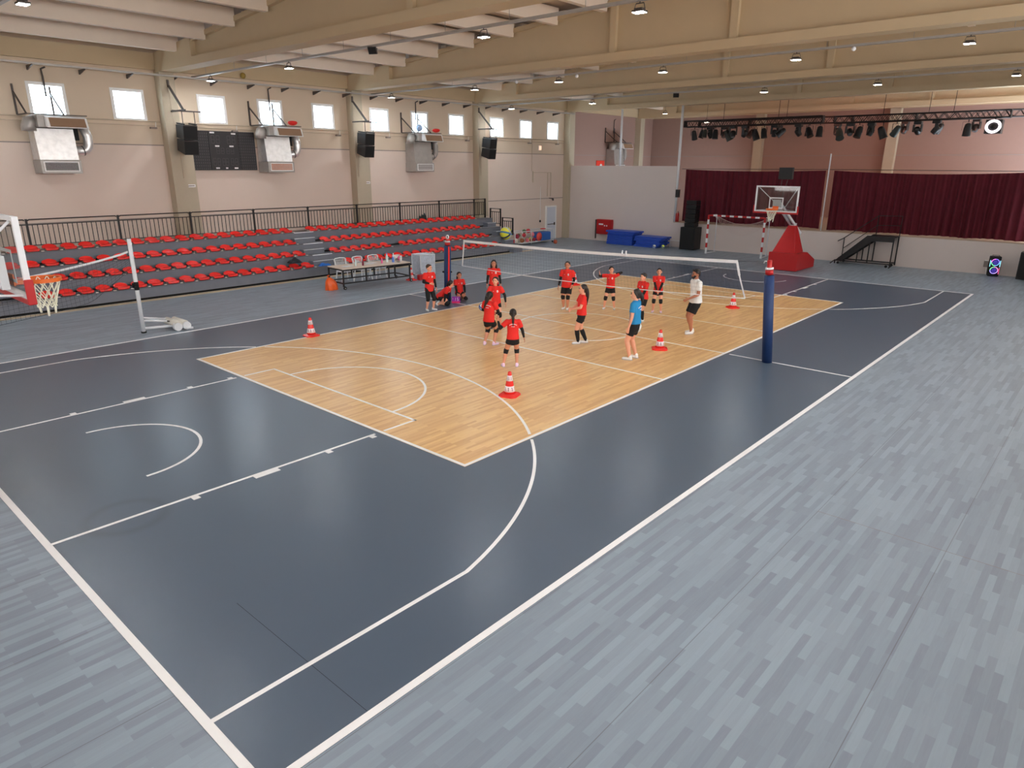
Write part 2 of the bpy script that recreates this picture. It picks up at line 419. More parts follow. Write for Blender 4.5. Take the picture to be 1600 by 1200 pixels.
# ---------------------------------------------------------------- bleachers
M_tier = mat('tier_panel_grey', rgb(84,85,91,K), .6, vary=.12, scale=3)
M_riser = mat('riser_panel_grey', rgb(94,97,106,K), .55, vary=.12, scale=4)
M_gap = mat('shadow_gap_black', rgb(14,14,15), .9)
M_nose = mat('step_nosing', rgb(185,188,194,K), .5)
TY = [13.2, 13.84, 14.48, 15.12]; TZ = [.42, .83, 1.24, 1.66]; XA, XB = -12.6, 12.4
YB = 15.64
bl = thing('bleacher_stand', 'long grey four-tier bleacher stand along the left wall', 'bleachers', (0, 13.2, 0))
def loc_(o, p): o.parent = p; o.matrix_parent_inverse = Matrix.Translation(-Vector(p.location)); return o
for i in range(4):
    z0 = 0 if i == 0 else TZ[i-1]; y0 = TY[i]
    b = MB(); yb = YB
    b.box(XA, y0+.03, z0+.001, XB, yb if i == 3 else TY[i+1]+.02, TZ[i]-.035) if i else b.box(XA, y0+.03, .005, XB, TY[1]+.02, TZ[0]-.035)
    t = loc_(b.build('tier', M_gap), bl)
    b = MB(); b.box(XA, y0, z0+(.075 if i == 0 else .06), XB, y0+.028, TZ[i]-.036); loc_(b.build('riser_panel', M_riser), bl)
    b = MB(); b.box(XA, y0-.01, TZ[i]-.034, XB, yb if i == 3 else TY[i+1]+.03, TZ[i]); loc_(b.build('tread', M_tier), bl)
for i in range(3):
    for xa, xb in ((0.0, .98), (11.72, 12.38)):
        b = MB(); b.box(xa, TY[i+1]-.34, TZ[i]+.001, xb, TY[i+1]-.011, TZ[i]+.2); o = loc_(b.build('aisle_step', M_riser), bl)
        b = MB(); b.box(xa, TY[i+1]-.345, TZ[i]+.185, xb, TY[i+1]-.30, TZ[i]+.206); q = b.build('nosing', M_nose); q.parent = o
    b = MB(); b.box(.2, TY[i+1]-.012, TZ[i+1]-.03, 1.15, TY[i+1]+.03, TZ[i+1]+.004); loc_(b.build('nosing', M_nose), bl)
b = MB(); b.box(11.72, 12.86, .006, 12.38, 13.19, .2); loc_(b.build('aisle_step', M_riser), bl)
for i in range(4):
    loc_(MB().box(XB+.001, TY[i], .01, XB+.03, YB if i == 3 else TY[i+1]-.001, TZ[i]-.002).build('end_panel', M_riser), bl)

# seat
def seat_surface():
    prof = [(-.205, .015), (-.215, .05), (-.19, .075), (-.12, .068), (-.03, .055), (.06, .06), (.12, .095), (.155, .13), (.18, .175), (.19, .195)]
    hw = [.15, .185, .20, .21, .213, .213, .21, .20, .175, .12]
    def fn(u, v):
        k = v*9; i = min(8, int(k)); t = k-i
        y = prof[i][0]*(1-t)+prof[i+1][0]*t; z = prof[i][1]*(1-t)+prof[i+1][1]*t; w = hw[i]*(1-t)+hw[i+1]*t
        s = (u*2-1); lift = .03*abs(s)**3 if .15 < v < .75 else 0
        return (s*w, y-(.03*s*s if v > .7 else 0), z+lift-(.02*abs(s)**2 if v > .85 else 0))
    return fn
M_bracket = mat('seat_bracket_white', rgb(200,190,185,K), .5)
st0 = thing('stadium_chair', 'red plastic stadium chair', 'chair', (0,0,0), 0, 'red stadium chairs on the stand')
MB().grid(seat_surface(), 10, 18).build('seat_shell', M_red, st0, solid=.012)
b = MB(); b.box(-.14, -.12, .0, .14, -.07, .05); b.box(-.14, .06, .0, .14, .11, .055); b.box(.225, -.215, 0, .305, -.15, .022); b.build('bracket', M_bracket, st0)
ROWN = ['front', 'second', 'third', 'back']
P = .5425
rows = {0: ([-.35], [1.72], 11.0), 1: ([-.3], [1.45], 11.05), 2: ([-.3], [1.43], 11.0), 3: ([-.05], [1.18], 11.25)}
first = True
for r in range(4):
    (x0,), (x1,), xe = rows[r]
    xs = []
    x = x0; n = 0
    while x > -10.6:
        xs.append((x, '%s left of the aisle' % (ordinal(n) if n else 'nearest'))); x -= P; n += 1
    x = x1; n = 0
    while x < xe:
        if not (r == 1 and 4.4 < x < 4.95):
            xs.append((x, '%s right of the aisle' % (ordinal(n) if n else 'nearest')))
        x += P; n += 1
    for x, w in xs:
        lab = 'red plastic stadium chair, %s row of the stand, %s' % (ROWN[r], w)
        L3 = (x, TY[r]+.235, TZ[r]+.001)
        if first: st0.location = L3; st0['label'] = lab; first = False
        else: dup(st0, L3, 0, lab)

# guard railing behind the top row
def rail_panel(length, ztop_, zbot, first_post=True, last_post=False, nb=None):
    """along local +x from 0; base at z 0"""
    t = thing('railing_panel', 'black metal railing panel', 'railing', (0,0,0), 0, 'black railing panels behind the top row of seats')
    for k, px in enumerate([0]*first_post+[length]*last_post):
        MB().box(px-.03, -.03, 0, px+.03, .03, ztop_+.02).build('post', M_black, t)
    MB().tube([(.03, 0, ztop_-.03), (.09, 0, ztop_), (length-.09, 0, ztop_), (length-.055, 0, ztop_-.03)], .02, 8).build('top_rail', M_black, t)
    MB().box(.03, -.015, ztop_-.18, length-.035, .015, ztop_-.15).build('middle_rail', M_black, t)
    MB().box(.03, -.015, zbot, length-.035, .015, zbot+.03).build('bottom_rail', M_black, t)
    nb = nb or int(round(length/.15))-1
    p = None
    for k in range(nb):
        x = length*(k+1)/(nb+1)
        if p is None: p = MB().box(-.01, -.01, zbot+.03, .01, .01, ztop_-.18).build('baluster', M_black, t); p.location = (x, 0, 0)
        else:
            q = p.copy(); COL.objects.link(q); q.parent = t; q.location = (x, 0, 0)
    return t
posts = [-11.75, -9.2, -6.42, -3.86, -1.28, 1.25, 3.82, 6.36, 8.95, 11.5]
rp = None
for i in range(9):
    lab = 'black metal railing panel behind the top row of seats, %s from the left' % ordinal(i)
    t = rail_panel(posts[i+1]-posts[i], 1.0, .16)
    t.location = (posts[i], 15.58, 1.661); t['label'] = lab
t = rail_panel(.86, 1.0, .16, True, True); t.location = (11.5, 15.58, 1.661); t['label'] = 'short black railing panel at the right end of the top row'
t = rail_panel(.75, .92, .12, True, True); t.location = (12.495, 15.3, 1.241); t.rotation_euler = (0,0,-PI/2); t['label'] = 'upper black railing panel beside the end stairs of the stand'
t = rail_panel(.75, .88, .12, True, True); t.location = (12.495, 14.4, .831); t.rotation_euler = (0,0,-PI/2); t['label'] = 'lower black railing panel beside the end stairs of the stand'

# ---------------------------------------------------------------- wall services
M_cond = mat('conduit_beige', rgb(160,146,128,K), .6)
struct(MB().tube([(-20, 16.06, 5.88), (20, 16.06, 5.88)], .022, 8).build('trim_10', M_cond))
struct(MB().tube([(-20, 16.05, 5.74), (20, 16.05, 5.74)], .014, 8).build('trim_11', M_cond))
def tray_along(axis, c, a, b_, z, label):
    t = thing('cable_tray', label, 'cable tray', (c, 0, z) if axis == 'y' else (0, c, z), 0, 'cable trays under the roof')
    b = MB()
    if axis == 'y':
        b.box(-.05, a, -.02, .05, b_, -.015); b.box(-.05, a, -.015, -.045, b_, .035); b.box(.045, a, -.015, .05, b_, .035)
    else:
        b.box(a, -.05, -.02, b_, .05, -.015); b.box(a, -.05, -.015, b_, -.045, .035); b.box(a, .045, -.015, b_, .05, .035)
    b.build('channel', M_steel, t)
    return t
TRX = [-11.1, -3.0, 5.2, 13.2]  # first tray and its lamps are added out of view for extra light
WHERE = ['nearest the viewer', 'in front of the second girder', 'in front of the third girder', 'in front of the fourth girder']
for x, w in zip(TRX, ('nearest the rear wall', 'beyond the nearest girder in view', 'beyond the second girder in view', 'beyond the third girder in view')):
    t = tray_along('y', x, -15.8, 15.8, 7.47, 'perforated steel cable tray with floodlights, %s' % w)
    for k in range(15):
        y = -14.7+2.1*k
        MB().tube([(0, y, .03), (0, y, ztop(y)+.26-7.47)], .006, 6).build('hanger', M_steel, t)
t = tray_along('x', 15.58, -19.5, 20.3, 7.42, 'steel cable tray running along the top of the left wall')
for k in range(26):
    x = -18.7+1.5*k
    MB().prism([(.5, -.021), (-.06, -.021), (-.06, -.05), (.5, -.16)], x-.02, x+.02, 'x').build('tray_bracket', M_dsteel, t)
# floodlights
M_lens = mat('led_lens', (1, 1, 1, 1), .3, vary=0, emit=(.93, .97, 1, 1), estr=400)
M_lensdim = mat('led_lens_warm', (1, 1, 1, 1), .3, vary=0, emit=(1, .85, .7, 1), estr=14)
def floodlight(name='floodlight', on=True):
    t = thing(name, 'square led floodlight', 'lamp', (0,0,0), 0, 'floodlights hanging from the cable trays')
    b = MB(); b.box(-.10, -.125, -.04, .10, .125, 0); b.box(-.07, -.09, 0, .07, .09, .035); b.build('housing', M_dsteel, t, bevel=.008)
    MB().box(-.085, -.11, -.045, .085, .11, -.0405).build('lens', M_lens if on else M_rubber, t)
    b = MB(); b.bar((0, -.13, -.02), (0, -.09, .12), .02, .006); b.bar((0, .13, -.02), (0, .09, .12), .02, .006); b.bar((0, -.09, .12), (0, .09, .12), .02, .006, (1,0,0)); b.tube([(0,0,.12),(0,0,.16)], .012, 6); b.build('yoke', M_dsteel, t)
    return t
f0 = floodlight()
Lx = ['on the tray nearest the rear wall', 'on the tray nearest the viewer', 'on the middle tray', 'on the tray nearest the stage']
firstf = True
for i, x in enumerate(TRX):
    ys = [14.4, 9.2, 5.0, .8, -3.4, -7.55, -11.8]
    for j, y in enumerate(ys):
        if (i == 1 and j == 2) or (i == 3 and j == 2): continue
        lab = 'square led floodlight %s, %s from the left wall' % (Lx[i], ordinal(j))
        L3 = (x, y, 7.295)
        if firstf: f0.location = L3; f0['label'] = lab; firstf = False
        else: dup(f0, L3, 0, lab)
fo = floodlight('floodlight', False)
fo.location = (-3.0, 4.98, 7.38); fo.rotation_euler = (0, math.radians(62), .5); fo['label'] = 'unlit black floodlight tilted on the tray nearest the viewer'
q = dup(fo, (13.2, 4.75, 7.38), None, 'unlit black floodlight tilted on the tray nearest the stage', rot=(0, math.radians(50), .5))
for (x, y, z, lab) in ((21.3, 9.9, 7.3, 'small floodlight near the side wall of the stage'), (21.4, 7.35, 6.75, 'floodlight shining beside the left end of the truss')):
    q = dup(f0, (x, y, z), 0, lab)
    for o in q.children:
        if o.name.startswith('lens'): o.data = o.data.copy(); o.data.materials[0] = M_lensdim
    MB().tube([(0,0,.15), (0,0,ztop(y)+.26-z)], .008, 6).build('hanger', M_dsteel, q)
# sensors hanging from trays
for x, y, lab in ((5.2, 7.0, 'left'), (5.2, 4.2, 'middle'), (5.2, -4.9, 'right')):
    t = thing('smoke_detector', 'white round smoke detector under the middle tray, the %s one' % lab, 'detector', (x, y, 7.38), 0, 'detectors under the middle tray')
    MB().lathe([(.02, .07), (.05, .05), (.06, .0), (.04, -.03), (.01, -.04)], n=14).build('detector_body', M_white, t)

# ---------------------------------------------------------------- air heaters on the left wall
def heater(x0, foil=True, grille=None, label=''):
    t = thing('air_heater', label, 'air heater', (x0, YW, 4.1), 0, 'sheet-metal air heaters on the left wall')
    F = M_foil if foil else M_steel
    b = MB(); b.prism([(-.02, .42), (-.02, 1.40), (-.62, 1.40), (-.72, .42)], -.52, .62, 'x'); b.build('vertical_duct', F, t, bevel=.01)
    for k in range(4 if foil else 2):
        z = .62+.22*k
        MB().box(-.53, -.69+.03*k, z, .63, -.67+.03*k, z+.012).build('duct_rib', M_steel, t)
    b = MB(); b.box(-.54, -.80, 0, .64, -.02, .42); g = b.build('outlet_box', M_steel, t, bevel=.01)
    b = MB(); b.box(-.46, -.835, .06, .56, -.801, .09); b.box(-.46, -.835, .34, .56, -.801, .37); b.box(-.46, -.835, .09, -.43, -.801, .34); b.box(.53, -.835, .09, .56, -.801, .34)
    for k in range(6): b.box(-.43, -.83, .105+.04*k, .53, -.806, .115+.04*k)
    b.build('grille', M_wframe, g)
    MB().box(-.43, -.81, .09, .53, -.802, .34).build('grille_back', grille or M_gap, g)
    b = MB(); b.box(-.45, -.95, 1.42, .95, -.15, 1.78); b.build('fan_casing', M_steel, t, bevel=.015)
    b = MB(); b.tube([(-.62, -.55, 1.30), (-.62, -.55, 1.44), (-.58, -.55, 1.56), (-.45, -.55, 1.60)], .21, 16); b.build('inlet_elbow', M_steel, t)
    b = MB(); b.prism([(-1.22, 1.40), (-.95, 1.44), (-.95, 1.76), (-1.12, 1.72)], -.25, .92, 'x'); d = b.build('burner_hood', M_wframe, t, bevel=.005)
    MB().prism([(-1.225, 1.43), (-1.24, 1.44), (-1.14, 1.70), (-1.125, 1.69)], -.18, .85, 'x').build('hood_opening', mat('hood_brown', rgb(120,95,75,K), .6), d)
    M = M_foil if foil else M_steel
    b = MB(); pts = [(.62, -.42, .72), (.85, -.42, .72), (.97, -.42, .76), (1.05, -.42, .86), (1.08, -.42, 1.0), (1.08, -.42, 1.2), (.98, -.45, 1.45)]
    b.tube(pts, .15, 16); e = b.build('return_elbow', M, t)
    MB().tube([(.86, -.42, .722), (.89, -.42, .728)], .158, 16).build('clamp_ring', M_dsteel, e)
    MB().box(.55, -.56, 1.05, .78, -.3, 1.41).build('motor', M_rubber, t)
    for x in (-.72, .32):
        b = MB(); b.bar((x, -.03, 1.80), (x, -.03, 2.72), .05); b.bar((x, -.03, 2.5), (x, -.98, 1.80), .04); b.bar((x, -.03, 1.80), (x, -1.0, 1.80), .04)
        b.build('wall_bracket', M_dsteel, t)
    b = MB(); b.tube([(.18, -.06, 2.4), (.18, -.08, 3.0), (.16, -.10, 3.22), (.28, -.14, 3.29)], .028, 8); b.build('gas_pipe', M_dsteel, t)
    MB().bar((-.75, -1.0, 1.80), (.98, -1.0, 1.80), .03).build('front_bar', M_dsteel, t)
    return t
M_rust = mat('rusty_filter', rgb(150,92,62,K), .7, vary=.2)
heater(-8.0, True, None, 'foil-wrapped air heater with dark grille under the leftmost window')
heater(-.02, True, M_rust, 'foil-wrapped air heater with brown grille right of the scoreboard')
heater(7.8, False, mat('grey_filter', rgb(120,112,112,K), .7), 'bare grey metal air heater with small grille between two columns')
heater(25.15, False, None, 'dark grey air heater on the wall of the stage side room')
for x, w in ((.55, 'brown-grilled'), (8.4, 'bare grey')):
    t = MB().lathe([(.05, 0), (.14, .03), (.20, .10), (.16, .16), (.04, .18)], c=(0,0,0), n=14).build('deflated_ball', M_redfab); t.location = (x, 15.05, 5.93)
    tag(t, 'flattened red ball lying on top of the %s air heater' % w, 'ball')
t = MB().ball((0,0,0), .16, 14, 10).build('ball', mat('pale_blue', rgb(140,165,200,K), .5)); t.location = (7.3, 15.02, 6.10)
tag(t, 'pale blue ball resting on top of the bare grey air heater', 'ball')

# ---------------------------------------------------------------- hanging loudspeakers
def hang_speaker(x, label, g='black loudspeakers hung from the left-wall columns'):
    t = thing('hanging_loudspeaker', label, 'loudspeaker', (x, 15.15, 5.8), 0, g)
    T = Matrix.Translation((.20, -.10, 0)) @ Matrix.Rotation(math.radians(6), 4, 'X')
    def cab(z0, z1, tilt, nm):
        M = T @ Matrix.Translation((0, 0, z1)) @ Matrix.Rotation(math.radians(tilt), 4, 'X')
        h = z1-z0
        b = MB()
        pl = [(-.32, 0), (.27, -.03), (.27, -h+.07 if z0 < -.6 else -h+.02), (-.32, -h)]
        v = [M @ Vector((sx*.26, p[0], p[1])) for sx in (-1, 1) for p in pl]
        b.add(v, [(0,1,2,3), (7,6,5,4)]+[(i, i+4, (i+1) % 4+4, (i+1) % 4) for i in range(4)])
        o = b.build(nm, M_black, t, bevel=.01)
        MB().box(-.24, -.332, -h+.03, .24, -.322, -.03, M).build('speaker_grille', M_grille, o)
        MB().box(-.255, -.335, -.026, .255, -.31, -.012, M).build('trim_strip', M_dsteel, o)
        return o
    cab(-.52, -.02, 2, 'upper_cabinet'); cab(-1.03, -.525, 4, 'lower_cabinet')
    b = MB()
    for s in (-1, 1): MB().bar(T @ Vector((s*.22, -.25, .0)), T @ Vector((s*.22, -.22, .42)), .03, .012).build('sling', M_black, t)
    for s in (-1, 1): MB().bar(T @ Vector((s*.22, .24, .0)), T @ Vector((s*.22, -.33, .0)), .05, .05).build('carry_rail', M_black, t)
    b = MB(); b.bar((0, .55, .44), (.0, -.62, .44), .05); b.bar(T @ Vector((-.55, -.22, .44)), T @ Vector((.45, -.22, .44)), .06, .04); b.bar((0, .46, 1.30), (0, -.45, .46), .06); b.bar((0, .48, 1.50), (0, .48, 1.25), .06)
    b.build('hanging_frame', M_dsteel, t)
    MB().tube([(.0, .47, 1.3), (.0, .47, .44), (.1, .45, -1.1), (.1, .45, -1.9)], .008, 6).build('cable', M_cond, t)
    return t
hang_speaker(-4.0, 'black loudspeaker hanging left of the scoreboard')
hang_speaker(3.98, 'black loudspeaker hanging on the middle column of the left wall')
hang_speaker(12.0, 'black loudspeaker hanging on the column nearest the door')
for x, w in ((-3.55, 'left of the scoreboard'), (4.7, 'on the middle column')):
    t = thing('socket_box', 'small white socket strip %s, below the loudspeaker' % w, 'socket', (x, 15.88, 3.62), 0, 'socket strips on the columns')
    MB().box(-.16, -.04, -.05, .16, .02, .05).build('socket_case', M_wframe, t)
    MB().box(-.12, -.05, -.02, .12, -.041, .02).build('socket_face', M_trim, t)

# ---------------------------------------------------------------- scoreboard
M_sb = mat('scoreboard_black', rgb(38,36,38,.8), .5, vary=.05); M_seg = mat('unlit_segment', rgb(66,62,64,.8), .6)
M_lab = mat('scoreboard_label', rgb(195,192,192,K), .5)
M_sbdots = bpy.data.materials.new('scoreboard_dots'); M_sbdots.use_nodes = True
_nt = M_sbdots.node_tree; _p = _nt.nodes['Principled BSDF']; _p.inputs['Roughness'].default_value = .55
_tc = _nt.nodes.new('ShaderNodeTexCoord'); _mp = _nt.nodes.new('ShaderNodeMapping'); _mp.inputs['Rotation'].default_value = (math.radians(90), 0, 0)
_br = _nt.nodes.new('ShaderNodeTexBrick'); _br.offset = 0; _br.inputs['Scale'].default_value = 1; _br.inputs['Brick Width'].default_value = .085; _br.inputs['Row Height'].default_value = .108; _br.inputs['Mortar Size'].default_value = .029
_br.inputs['Color1'].default_value = _br.inputs['Color2'].default_value = rgb(66,62,64,.8); _br.inputs['Mortar'].default_value = rgb(38,36,38,.8)
_nt.links.new(_tc.outputs['Object'], _mp.inputs['Vector']); _nt.links.new(_mp.outputs[0], _br.inputs['Vector']); _nt.links.new(_br.outputs['Color'], _p.inputs['Base Color'])
sb = thing('scoreboard', 'large black electronic scoreboard on the left wall', 'scoreboard', (-3.3, 16.0, 4.19))
for xa, xb, nm in ((0, .68, 'left_panel'), (.69, 1.90, 'centre_panel'), (1.91, 2.60, 'right_panel')):
    o = MB().box(xa, -.06, 0, xb, .08, 1.45).build(nm, M_sb if nm == 'centre_panel' else M_sbdots, sb, bevel=.01)
    b = MB()
    if nm == 'centre_panel':
        def digit(x, z, w, h):
            b = MB(); t_ = w*.16
            for q in (0, .5, 1): b.box(x+t_*.5, -.066, z+h*q-t_/2, x+w-t_*.5, -.061, z+h*q+t_/2)
            for sx in (0, w-t_): b.box(x+sx, -.066, z, x+sx+t_, -.061, z+h)
            b.build('digit', M_seg, o)
        for x in (.78, .98, 1.42, 1.62): digit(x, 1.0, .15, .28)
        for x in (.95, 1.13, 1.35, 1.53): digit(x, .62, .14, .2)
        for x in (.78, .95, 1.15, 1.28, 1.5, 1.67): digit(x, .18, .12, .26)
    if nm == 'centre_panel':
        b = MB()
        for x, z, w in ((.76, 1.36, .18), (1.62, 1.34, .18), (.92, .87, .17), (1.50, .87, .17), (.86, .05, .15), (1.26, .05, .09), (1.62, .05, .15)):
            b.box(x, -.067, z, x+w, -.061, z+.055)
        b.build('label_plate', M_lab, o)
# small things on the left wall
t = thing('emergency_light', 'small lit emergency light on the wall near the door', 'light', (17.6, 16.08, 5.42))
MB().box(-.12, -.06, -.13, .12, 0, .13).build('light_case', M_wframe, t)
MB().box(-.10, -.065, -.11, .10, -.0605, .11).build('light_panel', mat('warm_panel', (1,.7,.5,1), .4, vary=0, emit=(1,.62,.42,1), estr=.9), t)
b = MB(); b.box(17.0, 16.05, 4.0, 18.72, 16.09, 4.03); b.box(18.70, 16.05, 2.6, 18.73, 16.09, 4.0); b.box(18.40, 16.05, 2.6, 18.42, 16.09, 4.0); b.box(16.98, 16.05, 3.45, 17.03, 16.09, 4.1)
struct(b.build('trim_12', M_cond)); struct(MB().tube([(16.9, 16.07, 4.1), (16.9, 16.07, 5.88)], .015, 6).build('trim_13', M_cond)); struct(MB().tube([(17.75, 16.07, 1.25), (17.75, 16.07, 3.2)], .015, 6).build('trim_14', M_wframe))
t = MB().lathe([(.07, 0), (.075, .03), (.03, .05)], n=14, M=Matrix.Rotation(PI/2, 4, 'X')).build('alarm_bell', M_rubber); t.location = (17.75, 16.085, 1.15); tag(t, 'small round black bell on the wall left of the door', 'bell')
t = thing('wall_camera', 'small dark security camera on the wall above the door', 'camera', (18.62, 16.08, 2.5))
MB().bar((0,0,0), (.05,-.25,-.02), .04).build('camera_arm', M_dsteel, t); MB().tube([(.1,-.2,-.03), (-.05,-.34,-.09)], .06, 10).build('camera_body', M_dsteel, t)
for x, w in ((-4.85, 'below the second window'), (-1.75, 'above the scoreboard'), (3.1, 'below the fifth window'), (5.9, 'below the sixth window'), (11.2, 'below the eighth window'), (16.3, 'below the tenth window'), (18.9, 'below the eleventh window')):
    t = thing('wall_sensor', 'small grey bracket box on the conduit %s' % w, 'sensor', (x+.25, 16.0, 5.66), 0, 'small boxes on the wall conduit')
    MB().box(-.1, -.10, -.03, .12, .05, .03).build('sensor_body', M_trim, t, bevel=.008); MB().bar((.1, -.02, .03), (.14, .03, .2), .02).build('sensor_bracket', M_wframe, t)
t = thing('red_ribbon', 'red ribbon hanging from the conduit right of the farthest loudspeaker', 'ribbon', (13.35, 16.03, 5.7))
MB().box(-.06, -.01, -.85, .04, .01, .17).build('ribbon_strip', M_redfab, t)
t = thing('bell_unit', 'small round yellow and black bell high on the edge beam', 'bell', (-.95, 15.90, 7.72)); MB().lathe([(.10, 0), (.11, .05), (.04, .09)], n=14, M=Matrix.Rotation(PI/2, 4, 'X')).build('bell_dome', mat('yellow_brown', rgb(130,110,50,K), .5), t)
# blank sign behind the low wall
t = thing('fire_sign', 'red square fire sign on the wall behind the low wall', 'sign', (23.95, 16.06, 4.45)); MB().box(-.45, -.02, -.3, .45, .02, .3).build('sign_board', mat('sign_red', rgb(190,50,35,K), .5), t); MB().lathe([(.13, 0), (.13, .01)], c=(0,0,0), n=16, M=Matrix.Translation((.05,-.021,-.03)) @ Matrix.Rotation(PI/2, 4, 'X')).build('sign_symbol', M_white, t)
# ---------------------------------------------------------------- stage curtain
M_cur = mat('maroon_velvet', (.115,.007,.018,1), .9, vary=.25, scale=3)
def curtain(ya, yb, label, sag, bot):
    n = int(abs(yb-ya)*46); v = []
    rr = random.Random(int(ya*10)); amp = [rr.uniform(.05, .11) for _ in range(80)]
    NV = 10
    def fn(u, w):
        y = ya+(yb-ya)*u
        zt = 4.24-sag*math.sin(PI*u); zb = bot(u)
        ph = u*abs(yb-ya)*2*PI/.30; k = int(ph/(2*PI))
        a = amp[k % 80]*(.55+.45*(1-w))
        return (20.62+a*math.sin(ph+1.3*math.sin(u*17))+.02*math.sin(y*3+w*4), y+.03*(1-w)*math.sin(ph*.5+u*40), zb+(zt-zb)*w)
    o = MB().grid(fn, n, NV).build('stage_curtain', M_cur, fix=False)
    tag(o, label, 'curtain', 'maroon stage curtains'); return o
curtain(7.95, .40, 'maroon pleated stage curtain behind the handball goal', .07, lambda u: 1.44+.05*abs(math.sin(u*9))-(.0 if u < .9 else 0))
curtain(.02, -8.05, 'maroon pleated stage curtain behind the rolling steps', .12, lambda u: 1.42+.04*abs(math.sin(u*13)))
t = MB().tube([(20.62, 8.2, 4.27), (20.62, .2, 4.29), (20.62, -8.1, 4.27)], .015, 6).build('curtain_wire', M_dsteel); tag(t, 'thin dark wire carrying the stage curtains', 'wire')
# ---------------------------------------------------------------- lighting truss
M_truss = mat('truss_black', rgb(30,24,24), .5, .3)
def truss(ya, yb, x, z, label, h=.30, w=.30):
    t = thing('lighting_truss', label, 'truss', (x, 0, z), 0, 'black trusses above the stage')
    for dx in (-w/2, w/2):
        for dz in (0, h): MB().tube([(dx, ya, dz), (dx, yb, dz)], .028, 8).build('chord', M_truss, t)
    n = int(abs(yb-ya)/.42); b = MB()
    for i in range(n):
        y0 = ya+(yb-ya)*i/n; y1 = ya+(yb-ya)*(i+1)/n; m = (y0+y1)/2
        for dx in (-w/2, w/2):
            b.tube([(dx, y0, 0), (dx, m, h)], .012, 5, False); b.tube([(dx, m, h), (dx, y1, 0)], .012, 5, False)
        for dz in (0, h): b.tube([(-w/2, y0, dz), (w/2, m, dz)], .012, 5, False)
    b.build('lacing', M_truss, t)
    for y in (ya, yb, (ya+yb)/2):
        b = MB(); b.box(-w/2-.02, y-.02, 0, w/2+.02, y+.02, h); b.build('end_frame', M_truss, t)
    for y in (ya*.7+yb*.3, ya*.3+yb*.7): MB().tube([(0, y, h), (0, y, ztop(y)+.26-z)], .012, 6).build('hanger', M_truss, t)
    return t
truss(8.4, 1.0, 21.0, 6.48, 'black lighting truss over the left half of the stage')
truss(.45, -6.6, 21.0, 6.42, 'black lighting truss over the right half of the stage')
truss(9.2, -8.0, 24.2, 6.62, 'black lighting truss farther back over the stage')
# stage light fixtures
M_fix = mat('fixture_black', rgb(20,19,20), .45); M_fixg = mat('fixture_grey_green', rgb(48,52,48), .5)
M_lamp1 = mat('lamp_yellowgreen', (1,1,1,1), .4, vary=0, emit=(.75,1,.25,1), estr=9)
M_lamp2 = mat('lamp_orange', (1,1,1,1), .4, vary=0, emit=(1,.45,.3,1), estr=14)
M_lampoff = mat('lamp_glass', rgb(90,95,100), .15)
def par_can(tilt, yaw, size=1, lens=None, g=None):
    t = thing('stage_light', 'black stage light', 'stage light', (0,0,0), 0, 'black stage lights under the trusses')
    M = Matrix.Translation((0, 0, -.34*size)) @ Matrix.Rotation(yaw, 4, 'Z') @ Matrix.Rotation(tilt, 4, 'Y') @ Matrix.Scale(size, 4)
    MB().lathe([(.05, .22), (.10, .18), (.12, .05), (.13, -.18), (.14, -.2), (.12, -.2)], n=16, M=M).build('can', g or M_fix, t)
    MB().lathe([(.118, -.185), (.118, -.19)], n=16, M=M).build('lens', lens or M_lampoff, t)
    b = MB(); a = .17*size; Y = Matrix.Rotation(yaw, 3, 'Z')
    for s in (-1, 1): b.bar(Y @ Vector((0, s*a, -.36*size)), Y @ Vector((0, s*a, -.1)), .03, .008, Y @ Vector((0,1,0)))
    b.bar(Y @ Vector((0, -a, -.1)), Y @ Vector((0, a, -.1)), .03, .01); b.tube([(0,0,-.1), (0,0,.0)], .02, 6); b.build('yoke', M_fix, t)
    return t
def moving_head(tilt, yaw):
    t = thing('moving_head_light', 'black moving-head stage light', 'stage light', (0,0,0), 0, 'moving-head lights under the trusses')
    MB().box(-.16, -.16, -.14, .16, .16, -.01).build('base', M_fix, t, bevel=.02)
    Y = Matrix.Rotation(yaw, 4, 'Z'); b = MB()
    for s in (-1, 1): b.box(-.07, s*.17-.03, -.46, .07, s*.17+.03, -.14, Y)
    b.build('arm', M_fix, t, bevel=.015)
    M = Matrix.Translation((0, 0, -.40)) @ Y @ Matrix.Rotation(tilt, 4, 'Y')
    MB().lathe([(.06, .17), (.13, .12), (.14, 0), (.12, -.16), (.10, -.19)], n=16, M=M).build('head', M_fix, t)
    MB().lathe([(.095, -.188), (.095, -.193)], n=16, M=M).build('lens', M_lampoff, t)
    return t
rl = random.Random(3)
fx = [(7.9, 0), (7.45, 0), (6.95, 1), (6.5, 0), (5.9, 0), (5.5, 1), (4.85, 1), (4.4, 0), (3.95, 0), (3.4, 1), (2.95, 0), (2.2, 1), (1.65, 0), (1.05, 0), (.2, 0), (-.35, 1), (-.75, 0), (-1.2, 1), (-1.7, 0), (-2.35, 0), (-3.15, 1), (-3.95, 1), (-5.1, 0)]
for k, (y, ty) in enumerate(fx):
    tl = rl.uniform(-.9, .9); yw = rl.uniform(-1.5, 1.5)
    if ty: t = moving_head(tl, yw)
    else: t = par_can(tl, yw, rl.uniform(1.05, 1.4), M_lamp2 if k == 5 else None, M_fixg if k % 5 == 4 else None)
    zt = 6.458 if y > .7 else 6.398
    t.location = (20.85+rl.choice((0, .3)), y, zt)
    t['label'] = '%s under the stage truss, %s from its left end' % ('black moving-head light' if ty else 'black can-shaped stage light', ordinal(k))
